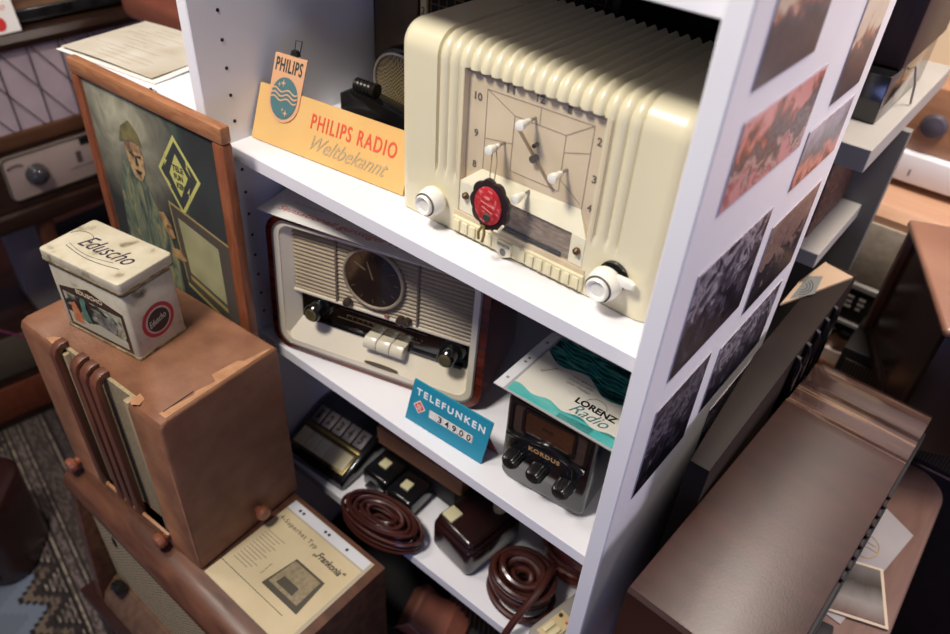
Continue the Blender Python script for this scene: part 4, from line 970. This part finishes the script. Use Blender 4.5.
# printed sheet in a punched sleeve
r = thing('brochure_sheet', (.1370, -.2045, LT+.0002), 0, 'cream advertisement sheet in a punched sleeve beside the leathercloth radio', 'brochure')
G().box((0, 0, 0), (.163, .158, .0004)).make('sleeve', mat('sleeve_grey', '#b5a88f', .4), r)
pg = G().box((.0, .001, .0005), (.158, .1385, .0008)).make('printed_page', PAPEROLD, r)
st = G().box((.0005, .1415, .0005), (.158, .1570, .0008)).make('punched_strip', mat('frosted_strip', '#d3d3d6', .3), r)
for x in (.020, .0275, .074, .0815, .118): G().cyl((x, .149, .0008), (x, .149, .0010), .0024, n=16).make('punched_hole', BLACKM, st)
text('4-Superhet Typ', .078, .0095, basis((.006, .1195, .0009), (1, -.02, 0), (.02, 1, 0)), INK, pg, bold=.0, spacing=1.2)
text('„Frankonia“', .058, .013, basis((.088, .1110, .0009), (1, -.02, 0), (.02, 1, 0)), INK, pg, name='script_lettering', bold=.02, shear=.3)
g = G()
for j in range(12): g.box((.010, .098-.0052*j, .0009), (.046-.004*((j*7) % 3), .0989-.0052*j, .0010))
g.make('small_print', GREYINK, pg)
g = G(); g.box((.0, .0270, .0009), (.128, .0278, .0010)); g.make('ruled_line', INK, pg)
t1 = [(.070, .046), (.128, .030), (.150, .062), (.098, .098)]
t1 = [(.062, .060), (.098, .030), (.146, .062), (.108, .094)]
t1 = [(.070, .040), (.140, .040), (.134, .094), (.078, .094)]
dr = flats([t1], Matrix.Translation((0, 0, .0009)), mat('halftone_dark', '#4d4538', .6), pg, 'radio_drawing')
flats([[(.0745, .048), (.131, .048), (.1295, .0905), (.079, .0905)]], Matrix.Translation((0, 0, .0012)), mat('halftone_mid', '#9c8c6c', .6, col2='#85765a', scale=160), dr, 'drawing_face')
flats([[(.084, .053), (.116, .053), (.115, .066), (.086, .066)]], Matrix.Translation((0, 0, .0015)), mat('halftone_dark', '#4d4538', .6), dr, 'drawing_dial')
text('Preis RM 198,-', .020, .003, basis((.060, .048, .0009), (0, 1, 0), (-1, 0, 0)), GREYINK, pg, name='small_print')

# ================================================================== left background, radios facing across the room
r = thing('console_radio', (-.9, .2, -.300), 0, 'dark wooden console radio with lilac wire-crossed speaker cloth and dial panel, far left', 'radio')
DKW = mat('dark_console_wood', '#24150f', .3, col2='#332017', scale=10, stretch=(8, 1, 8), dist=.6, coat=.2)
BRW2 = mat('console_band_wood', '#472c1c', .35, col2='#5a3a26', scale=10, stretch=(8, 1, 8), dist=.6)
def bx2(a, b, m_, nm, par=r, bev=.0): return G().box(a, b, bev).make(nm, m_, par)
bx2((-.30, -.42, .03), (-.012, .42, .425), DKW, 'body', bev=.01)
G().prism([(-.012, .03), (0, .04), (.006, .055), (.006, .075), (-.012, .085)], 'xz', -.42, .42, .003).make('lower_rounding', DKW, r)
G().prism([(-.30, .420), (.010, .416), (.016, .430), (.010, .444), (-.30, .446)], 'xz', -.43, .43, .004).make('top_board', DKW, r)
bx2((-.014, -.41, .250), (-.004, .41, .420), mat('lilac_speaker_cloth', '#b09ea4', .9, col2='#a08f97', scale=14), 'speaker_cloth')
bx2((-.014, -.41, .218), (.004, .41, .250), BRW2, 'lower_band', bev=.003)
bx2((-.014, -.41, .085), (-.002, .41, .225), DKW, 'panel_ground')
for k in range(9):
    y = -.35 + k*.0645
    g = G(); g.cyl((.001, y, .248), (.001, y-.004, .420), .0011, n=8); g.make('grille_wire', BLACK, r)
    g = G(); g.cyl((.0015, y, .420), (.0015, y+.118, .248), .0011, n=8); g.make('grille_wire', BLACK, r)
dp = G().prism(rr(-.155, .105, .40, .205, .012), 'yz', -.002, .004, .001).make('dial_panel', mat('mauve_dial_panel', '#9a877e', .4, col2='#a39087', scale=12), r)
G().ring(rr(-.155, .105, .40, .205, .012), rr(-.152, .108, .397, .202, .010), 'yz', .003, .0055).make('panel_rim', mat('pale_metal_rim', '#a89f8c', .3, metal=.9), dp)
bx2((.003, .015, .185), (.006, .30, .200), BLACK, 'dark_window', dp)
g = G(); g.lathe([(.024, 0), (.024, .004), (.020, .010), (.019, .018), (.013, .024), (.004, .026)], (.004, -.092, .152), (1, 0, 0), 32); g.make('tuning_knob', mat('grey_knob', '#343236', .15, coat=.7), dp)
g = G(); g.tube([(.0045, -.130+.016*math.cos(R(a)), .178+.006*math.sin(R(a))) for a in range(10, 171, 16)], .002, 6); g.make('arc_mark', mat('dark_scale_print', '#4a3d3a', .5), dp)
g = G(); g.box((.004, -.02, .135), (.0046, .16, .1368)); g.make('scale_line', mat('dark_scale_print', '#4a3d3a', .5), dp)
for k in range(4): G().box((.004, .0+k*.04, .145), (.0046, .012+k*.04, .172)).make('scale_mark', mat('dark_scale_print', '#4a3d3a', .5), dp)
bx2((.002, .095, .112), (.008, .16, .122), mat('white_label_strip', '#c9bfb6', .5), 'pale_strip', dp)
for x, y in ((-.03, -.1), (-.03, .32), (-.26, -.1), (-.26, .32)):
    G().cyl((x-.012, y, FZ+.300+.0004), (x, y, .045), .014, .021, 20).make('leg', mat('console_leg_wood', '#4b2a1a', .4, col2='#5a3422', scale=12, stretch=(6, 6, 1)), r)
# things on the console
r = thing('wooden_radio', (-1.02, .20, .1466), 0, 'striped brown wooden radio lying on top of the far left console', 'radio')
g = G(); g.prism(rr(-.10, .0, .095, .16, .02), 'xz', -.18, .42, .004); g.make('body', mat('striped_brown', '#5a4030', .4, cols=[(.3, '#3a261b'), (.5, '#7b5b44'), (.7, '#4c3324')], scale=7, stretch=(1, 1, 14)), r)
g = G(); g.prism(rr(.092, .004, .1, .03, .003), 'xz', -.15, .39, .001); g.make('lower_trim', BLACK, r)
r = thing('name_card', (-.896, .140, .1464), 3, 'small white card with a red disc standing on the far left console', 'card')
G().prism([(0, 0), (.0015, 0), (-.010, .075), (-.0115, .075)], 'xz', -.055, .030).make('card_face', PAPER, r)
CM = basis((.0017, -.0, 0), (0, 1, 0), (-.154, 0, 1))
flats([ell(-.006, .018, .012, .013, 24)], CM, REDINK, r, 'red_disc')
text('Radio', .045, .012, CM @ Matrix.Translation((-.030, .042, 0)), mat('pink_red_print', '#cf5a55', .5), r, name='script_lettering', shear=.4)
r = thing('round_stool', (-.62, .46, FZ+.0004), 0, 'reddish round-cornered wooden seat behind the papers on the white cabinet', 'stool')
g = G(); g.prism(rr(-.15, -.16, .20, .16, .06), 'xy', 1.035, 1.085, .012, seg=3); g.make('seat', mat('reddish_seat_wood', '#6d3a2a', .4, col2='#7d4735', scale=8), r)
for x in (-.11, .16):
    for y in (-.12, .12): G().cyl((x, y, 0), (x*.9, y*.9, 1.036), .014, .02, 16).make('leg', WOODDARK, r)
r = thing('black_bag', (-.60, .47, FZ+1.0858), 20, 'black bag on the reddish seat behind the white cabinet', 'bag')
g = G(); g.prism(rr(-.10, 0, .12, .09, .035), 'xz', -.05, .06, .012, seg=3); g.make('bag_body', BLACKM, r)
# black crate and lower cabinet under the console, magenta cable
r = thing('black_crate', (-1.06, .26, FZ+.0004), 4, 'black crate standing under the far left console', 'crate')
g = G(); g.box((-.06, -.10, 0), (.05, .20, .45), .008); g.make('crate_body', BLACKM, r)
g = G(); g.box((.050, -.05, .36), (.056, .12, .38), .002); g.make('handle', BLACK, r)
r = thing('pale_board', (-1.08, .090, FZ+.0004), 4, 'narrow pale board standing beside the black crate', 'board')
G().box((-.02, -.04, 0), (.0, .04, .50), .002).make('board_panel', mat('greyed_board', '#8b8589', .6), r)
r = thing('low_radio_cabinet', (-.98, -.085, FZ+.0086), -8, 'reddish brown wooden cabinet with a round black knob, far left on the rug', 'cabinet')
g = G(); g.box((-.18, -.26, 0), (-.01, .12, .30), .006); g.make('body', DKW, r)
g = G(); g.box((-.012, -.23, .03), (-.004, .09, .13), .003); g.make('front_panel', mat('red_brown_panel', '#5c2c1a', .4, col2='#6e3824', scale=8, stretch=(1, 6, 6)), r)
g = G(); g.box((-.012, -.23, .16), (-.004, .09, .27), .002); g.make('grille', mat('tan_cloth_dark', '#4e4334', .9), r)
G().lathe([(.022, 0), (.022, .01), (.015, .02)], (-.004, -.10, .085), (1, 0, 0), 28).make('tuning_knob', BLACK, r)
g = G(); g.prism([(-.02, 0), (.025, 0), (.012, .32), (-.02, .32)], 'xz', .085, .115, .003); g.make('corner_post', DKW, r)
r = thing('magenta_cable', (-.865, -.22, -.40), 0, 'thin magenta cable hanging across the far left behind the brown radio', 'cable')
g = G(); g.tube([(0, -.25, .032), (0, -.1, .016), (.0, .02, -.006), (.0, .12, -.044), (-.0, .20, -.13), (-.0, .22, -.4447)], .0032, 8); g.make('flex', mat('magenta_flex', '#6d3050', .4), r)

# patterned rug
RUG = bpy.data.materials.new('kilim_weave'); RUG.use_nodes = True
nt = RUG.node_tree; b = nt.nodes['Principled BSDF']; b.inputs['Roughness'].default_value = .95
tc = nt.nodes.new('ShaderNodeTexCoord'); sp = nt.nodes.new('ShaderNodeSeparateXYZ'); nt.links.new(tc.outputs['Object'], sp.inputs[0])
def mth(op, a, b_=None, **k):
    n = nt.nodes.new('ShaderNodeMath'); n.operation = op
    for i, v in enumerate((a, b_)):
        if v is None: continue
        if isinstance(v, (int, float)): n.inputs[i].default_value = v
        else: nt.links.new(v, n.inputs[i])
    return n.outputs[0]
# stepped zigzag shifts the bands near the field
zig = mth('SNAP', mth('PINGPONG', sp.outputs['X'], .045), .009)
near = mth('LESS_THAN', sp.outputs['Y'], -.118)
yy = mth('ADD', sp.outputs['Y'], mth('MULTIPLY', mth('MULTIPLY', zig, 1.2), near))
u = mth('DIVIDE', mth('ADD', yy, .42), .62)
rp = nt.nodes.new('ShaderNodeValToRGB'); rp.color_ramp.interpolation = 'CONSTANT'; e = rp.color_ramp.elements
Y = lambda v: (v+.42)/.62
stops = [(-.42, '#636b75'), (-.20, '#6c7581'), (-.165, '#1c1716'), (-.155, '#6a5a4a'), (-.135, '#2c2422'), (-.118, '#1a1514'), (-.112, '#9c8d79'), (-.107, '#1a1514'), (-.102, '#6f605a'),
         (-.085, '#1a1514'), (-.080, '#8a7c6c'), (-.074, '#1a1514'), (-.069, '#574a44'), (-.030, '#1a1514'), (-.024, '#8a7c6c'), (-.018, '#1a1514'), (-.010, '#4a3f3b'), (.01, '#1a1514'), (.016, '#7d7060'), (.022, '#1a1514'), (.03, '#5a4d46'), (.05, '#1a1514'), (.056, '#8a7c6c'), (.062, '#3b4658'), (.14, '#55616f')]
e[0].position = 0; e[0].color = lin(stops[0][1]); e[1].position = min(1, Y(stops[-1][0])); e[1].color = lin(stops[-1][1])
for p, c in stops[1:-1]:
    q = e.new(Y(p)); q.color = lin(c)
nt.links.new(u, rp.inputs[0])
vo = nt.nodes.new('ShaderNodeTexVoronoi'); vo.inputs['Scale'].default_value = 130
mp = nt.nodes.new('ShaderNodeMapping'); mp.inputs['Scale'].default_value = (.6, 1.6, 1); nt.links.new(tc.outputs['Object'], mp.inputs[0]); nt.links.new(mp.outputs[0], vo.inputs['Vector'])
sc = nt.nodes.new('ShaderNodeSeparateColor'); nt.links.new(vo.outputs['Color'], sc.inputs[0])
spk = mth('MULTIPLY', mth('GREATER_THAN', sc.outputs[0], .45), .65)
inband = mth('MULTIPLY', mth('GREATER_THAN', sp.outputs['Y'], -.17), mth('LESS_THAN', sp.outputs['Y'], .06))
mx = nt.nodes.new('ShaderNodeMix'); mx.data_type = 'RGBA'; mx.inputs['B'].default_value = lin('#231d1c')
nt.links.new(mth('MULTIPLY', spk, inband), mx.inputs['Factor']); nt.links.new(rp.outputs[0], mx.inputs['A']); nt.links.new(mx.outputs['Result'], b.inputs['Base Color'])
bp = nt.nodes.new('ShaderNodeBump'); bp.inputs['Strength'].default_value = .4; nt.links.new(sc.outputs[1], bp.inputs['Height']); nt.links.new(bp.outputs[0], b.inputs['Normal'])
r = G().box((-.55, -.80, 0), (.62, .080, .008), .002).make('rug', RUG)
r.location = (-.849, -.062, FZ+.0003); r.rotation_euler = (0, 0, R(-11.5)); tag(r, 'patterned kilim rug with stripes and blue field on the floor, lower left', 'rug')

# floor radio with round corner and slatted front
r = thing('floor_radio', (-.625, -.285, FZ+.0088), 46, 'dark round-cornered radio with pale slatted grille on the rug, bottom left corner', 'radio')
g = G(); g.prism(rr(-.30, -.10, .06, .075, .055), 'xy', 0, .235, .016, seg=4); g.make('body', mat('dark_red_wood', '#2a1412', .35, col2='#35191580'[:7], scale=8, coat=.3), r)
g = G()
for k in range(9): g.box((-.24, -.106, .035+k*.019), (.008, -.098, .044+k*.019), .001)
g.make('slatted_grille', mat('pale_slats', '#9a8c6c', .5), r)
G().box((-.245, -.102, .028), (.012, -.0965, .21)).make('grille_ground', BLACKM, r)

# ================================================================== right of the shelves
# low table with rounded corner and the round-ended wooden radio on it
r = thing('low_table', (.735, .30, FZ+.0002), 0, 'low greyish brown table with rounded corners under the round-ended wooden radio', 'table')
TT = -.200 - FZ
TABLEM = mat('table_top_wood', '#6d5248', .35, col2='#7b5f54', scale=8, stretch=(8, 1, 1), dist=.5, coat=.2)
g = G(); g.prism(rr(-.092, -.42, .142, .325, .05), 'xy', TT-.028, TT, .006, seg=3); g.make('table_top', TABLEM, r)
for x in (-.06, .11):
    for y in (-.38, .285): G().cyl((x*.95, y*.96, 0), (x*.9, y*.9, TT-.028), .014, .02, 18).make('leg', WOODDARK, r)
r = thing('round_ended_radio', (.6320, -.032, -.1995), -2.6, 'glossy dark walnut radio with striped rounded end, right of the white panel', 'radio')
QW, QL, QH = .152, .530, .2495
prof = [(0, 0), (0, QH-.004), (.004, QH)]
cxr, cr = QL-.115, .115
prof += [(.340, QH), (.352, QH+.0012), (.360, QH-.001), (.366, QH-.0055), (.372, QH-.0065), (.390, QH-.0045), (.408, QH-.0055), (.418, QH-.0095), (.424, QH-.0100), (.440, QH-.0080), (.458, QH-.0105), (.475, QH-.016), (.492, QH-.025), (.507, QH-.038), (.520, QH-.056), (.527, QH-.075), (.530, QH-.10), (.530, 0)]
body = G().prism(prof, 'yz', 0, QW-.008, .0015)
ob = body.make('cabinet', WOODDARK, r, 30)
ob.data.materials.append(WOODSTRIPE)
for p in ob.data.polygons:
    if p.center.y > .350 and abs(p.normal.x) < .5: p.material_index = 1
g = G(); g.prism([(.01, .008), (.01, QH-.014), (.33, QH-.014), (.44, QH-.03), (.50, QH-.06), (.505, .008)], 'yz', QW-.010, QW-.004, .001); g.make('front_panel', BLACKM, r)
g = G()
for k in range(26): g.lathe([(.002, 0), (.0026, .003), (.001, .005)], (QW-.0085, .165+k*.0058, QH-.012-.004*(k % 3)), (1, 0, 0), 10)
g.make('beaded_moulding', mat('tarnished_brass', '#2b2320', .4, metal=.5), r)
g = G(); g.prism([(.02, QH-.030), (.31, QH-.030), (.31, QH-.034), (.02, QH-.034)], 'yz', QW-.004, QW-.002, .0008); g.make('front_rail', BLACKM, r)
# ---- flat things on the table beside it
r = thing('plastic_folder', (.792, .425, -.1998), 0, 'clear plastic folder with a pale printed emblem on the table right of the walnut radio', 'folder')
g = G(); g.prism([(-.004, -.150), (.030, -.155), (.066, .055), (.010, .085), (-.004, .08)], 'xy', 0, .0012); g.make('folder_sheet', mat('pale_folder', '#a9a3a2', .3, col2='#989294', scale=6, coat=.4), r)
g = G(); g.tube([(.018+.018*math.cos(R(a)), -.01+.022*math.sin(R(a)), .0016) for a in range(0, 360, 18)], .0008, 5, True); g.tube([(.004, -.01, .0016), (.034, -.012, .0016)], .0006, 5); g.tube([(.008, -.002, .0016), (.030, -.003, .0016)], .0006, 5); g.make('printed_emblem', mat('ochre_print', '#b59a63', .5), r)
r = thing('glossy_photo', (.822, .335, -.1982), 20, 'glossy brown photo with cream border lying on the folder beside the walnut radio', 'photo')
g = G(); g.box((-.045, -.048, 0), (.036, .045, .0022)); g.make('photo_border', mat('cream_border', '#c9b8a0', .5), r)
g = G(); g.box((-.041, -.044, .0022), (.032, .041, .0027)); g.make('photo_image', band_mat('photo_gloss', [(0, '#5a4038'), (.3, '#8a8580'), (.6, '#4c4640'), (1, '#77726e')], 'Y', .09, .06, 18, .12, -.045), r)
r = thing('black_block', (.800, .232, -.1998), 10, 'small black block at the front edge of the table below the walnut radio', 'block')
G().box((-.006, -.022, 0), (.018, .012, .022), .003).make('block_body', BLACKM, r)

# narrow dark radio standing between the white panel and the walnut radio
SXX = .597
r = thing('narrow_radio', (SXX, .075, FZ+.0002), 0, 'narrow dark brown radio with upright wooden fins along its right side, against the white panel', 'radio')
NT = .100 - FZ
NB = .66
g = G(); g.prism([(.018, .030), (.040, .030), (.040, .505), (.0, .505), (.0, .24)], 'xy', NB, NT, .002); g.make('cabinet', mat('smoky_brown', '#1c1412', .6, col2='#261c18', scale=6, spec=.2), r)
g = G(); g.prism([(.018, .04), (.030, .04), (.030, .44), (.004, .44), (.004, .26)], 'xy', 0, NB); g.make('stand', WOODDARK, r)
for k in range(5): G().prism([(.0402, NT-.10), (.050, NT-.10), (.050, NT-.014), (.046, NT-.004), (.0402, NT-.002)], 'xz', .270+k*.034, .277+k*.034, .0015).make('wooden_fin', BLACK, r)
r = thing('emblem_sheet', (.597, .398, .1005), 0, 'tan sheet with a grey and black emblem lying on the narrow dark radio', 'paper')
g = G(); g.prism([(-.014, .030), (.038, .164), (.0, .172), (-.004, .175), (-.0145, .10)], 'xy', 0, .003); g.make('sheet', mat('tan_card', '#b9a085', .6, col2='#b0967a', scale=12), r)
flats([[(-.009, .050), (.012, .085), (.006, .135), (-.010, .12)]], Matrix.Translation((0, 0, .0031)), mat('grey_print', '#6f7270', .5), r, 'grey_panel')
g = G()
for q in (.006, .010, .014): g.tube([(-.006+q*.8*math.cos(R(a)), .090+q*1.6*math.sin(R(a)), .0034) for a in range(-80, 81, 16)], .0005, 5)
g.make('emblem_rings', INK, r)

# second white shelf further back
r = thing('rear_shelving', (.30, .69, FZ), 0, 'second white shelving unit standing behind the first one', 'shelves')
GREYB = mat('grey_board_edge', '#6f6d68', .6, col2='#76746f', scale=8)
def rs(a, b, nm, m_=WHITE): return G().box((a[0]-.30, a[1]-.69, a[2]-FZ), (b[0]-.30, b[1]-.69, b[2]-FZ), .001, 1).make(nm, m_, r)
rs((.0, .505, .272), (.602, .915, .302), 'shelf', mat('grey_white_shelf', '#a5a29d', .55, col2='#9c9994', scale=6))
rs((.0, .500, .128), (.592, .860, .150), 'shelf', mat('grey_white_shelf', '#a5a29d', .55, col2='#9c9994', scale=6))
rs((.0, .684, FZ), (.613, .700, .2715), 'upright_board', GREYB)
rs((.0, .505, FZ), (.016, .915, .2715), 'side_board', WHITE)
r = thing('dark_wood_radio', (.510, .635, .3022), 0, 'tall dark red-brown wooden radio on a black base, on the rear white shelf', 'radio')
g = G(); g.box((-.10, -.050, 0), (.070, .18, .062), .003); g.make('black_base', BLACK, r)
g = G(); g.box((-.10, -.022, .0622), (.073, .20, .42), .006); g.make('cabinet', mat('dark_mahogany', '#1f0b08', .5, col2='#34130d', scale=8, stretch=(8, 8, 1), coat=.05), r)
g = G(); g.tube([(.070, .04, .050), (.078, .03, .058), (.083, .05, .030), (.086, .06, .0018)], .0016, 7); g.make('wire', mat('grey_wire', '#8a8580', .4), r)
r = thing('speckled_box', (.440, .600, .1504), 0, 'reddish brown speckled box on the lower board of the rear shelving', 'box')
g = G(); g.box((-.20, -.075, 0), (.125, .08, .112), .004); g.make('box_body', mat('speckled_red', '#3a1f19', .6, cols=[(.4, '#241614'), (.55, '#4a261f'), (.68, '#8a4c3c'), (.8, '#3a1f19')], scale=120), r)

# light radio with cloth front by the back wall
r = thing('piano_key_radio', (.80, .985, -.2995), 0, 'light wooden radio with grey cloth front and dark key strip by the back wall', 'radio')
g = G(); g.prism([(-.085, 0), (.085, 0), (.085, .355), (-.070, .355), (-.085, .340)], 'yz', -.30, .42, .006); g.make('cabinet', mat('salmon_wood', '#c4987a', .35, col2='#d0a88a', scale=6, stretch=(1, 6, 6), coat=.3), r)
G().box((-.285, -.089, .208), (.405, -.084, .326), .001).make('speaker_cloth', mat('pale_grey_cloth', '#beb2a2', .9, col2='#a69b8c', scale=60), r)
G().prism([(-.086, .190), (-.094, .193), (-.094, .202), (-.086, .206)], 'yz', -.285, .405, .001).make('silver_trim', mat('silver_trim', '#d6d3d0', .25, metal=.7), r)
G().box((-.285, -.090, .082), (.405, -.084, .188), .001).make('dial_plate', mat('dark_plate', '#171414', .25, coat=.4), r)
rnd = random.Random(9)
for j in range(3):
    for k in range(9): G().box((-.27+k*.024, -.0925, .150+.011*j), (-.27+k*.024+rnd.uniform(.008, .016), -.0898, .1545+.011*j)).make('scale_mark', mat('grey_marks', '#8f8a86', .5), r)
for k in range(12): G().box((-.27+k*.030, -.100, .084), (-.248+k*.030, -.089, .100), .003).make('push_key', BLACK, r)
G().prism([(-.086, .112), (-.096, .114), (-.096, .120), (-.086, .122)], 'yz', -.27, .39, .001).make('key_rail', mat('silver_trim', '#d6d3d0', .25, metal=.7), r)
G().prism([(-.086, .018), (-.096, .020), (-.096, .048), (-.086, .050)], 'yz', -.29, .41, .002).make('base_trim', mat('pale_base_trim', '#d9c9c0', .4), r)
r = thing('back_desk', (.80, .975, FZ+.0002), 0, 'desk under the light wooden radio by the back wall', 'desk')
G().box((-.34, -.12, .522), (.50, .10, .5496), .003).make('desk_top', WOODLIGHT, r)
for x in (-.32, .46):
    for y in (-.10, .065): G().box((x, y, 0), (x+.025, y+.025, .522), .002).make('leg', WOODMID, r)
# white ledge above, with a small wooden speaker and a poster on the wall
r = thing('wall_ledge', (.80, 1.048, .070), 0, 'bright white ledge on the back wall above the light radio', 'ledge')
G().box((-.42, -.05, 0), (.50, .0515, .052), .004).make('ledge_board', mat('bright_white', '#eceaf0', .5), r)
G().box((-.20, -.0515, .014), (-.197, -.05, .026)).make('small_hook', GREYINK, r)
r = thing('small_wood_speaker', (.650, 1.055, .1222), 0, 'small orange-brown wooden box with a dark round knob on the white ledge', 'speaker')
G().box((-.12, -.038, 0), (.16, .035, .115), .004).make('cabinet', mat('orange_wood', '#9c7054', .4, col2='#ad8062', scale=8, stretch=(1, 6, 6)), r)
G().lathe([(.020, 0), (.022, .006), (.018, .014), (.006, .018)], (-.045, -.038, .052), (0, -1, 0), 28).make('tuning_knob', mat('grey_violet_knob', '#4a4550', .4), r)
G().box((.0, -.041, .02), (.12, -.038, .098), .002).make('dark_grille', BLACKM, r)
r = thing('wall_poster', (.62, 1.0985, .36), 0, 'cream poster with black handwriting on the back wall above the ledge', 'poster')
G().box((-.20, -.002, -.13), (.16, 0, .16)).make('poster_sheet', mat('cream_poster', '#e3cfae', .6), r)
g = G(); g.tube([(-.13, -.003, -.02), (-.115, -.003, .0), (-.12, -.003, .015), (-.105, -.003, .02), (-.10, -.003, .035), (-.09, -.003, .03), (-.085, -.003, .055)], .0022, 6); g.make('handwriting', INK, r)
# open-backed wooden cabinet, turned, and the slatted dark radio beyond the table
CB = -.118
r = thing('open_cabinet', (.7560, .567, CB), -67, 'large reddish brown wooden cabinet with open dark front, behind the walnut radio', 'cabinet')
OH = .085 - CB
OWm = mat('open_cabinet_wood', '#6a4232', .35, col2='#7d5240', scale=6, stretch=(1, 1, .3), coat=.3)
a_ = -.26
G().box((a_, 0, 0), (a_+.016, .215, OH), .003).make('side_board', OWm, r)
G().box((.014, 0, 0), (.030, .215, OH), .003).make('side_board', mat('shaded_end_wood', '#1f120e', .4, col2='#2b1a14', scale=6), r)  # near end: its shade is put into a much darker wood colour
G().box((a_-.003, -.006, OH), (.033, .217, OH+.013), .006, 3).make('cabinet_top', mat('pale_top_wood', '#8a6250', .35, col2='#9b7361', scale=6, coat=.3), r)  # top in a paler brown than the side boards
G().box((a_+.016, .20, .0), (.014, .21, OH)).make('back_board', BLACKM, r)
G().box((a_+.016, .004, .0), (.014, .20, .012)).make('bottom_board', WOODDARK, r)
G().box((a_+.016, .010, .012), (.014, .016, OH)).make('inner_screen', mat('dark_inner_wood', '#3d261d', .22, col2='#4a3026', scale=5, coat=.4), r)
r = thing('slatted_radio', (.93, .785, FZ+.0002), 0, 'dark radio with thin chrome lines and ribbed grille, carrying the open wooden cabinet', 'radio')
ST = CB - .0006 - FZ
g = G(); g.box((-.28, -.060, 0), (.30, .060, ST), .004); g.make('cabinet', BLACKM, r)
for k, (a, b) in enumerate(((ST-.075, ST-.02), (ST-.145, ST-.092))):
    G().box((-.27, -.063, a), (.29, -.059, b)).make('ribbed_grille', mat('ribbed_dark', '#5a4e42', .6, kind='wave', scale=60, col2='#241d18'), r)
    G().box((-.275, -.066, a-.010), (.295, -.060, a-.007)).make('chrome_line', CHROME, r)
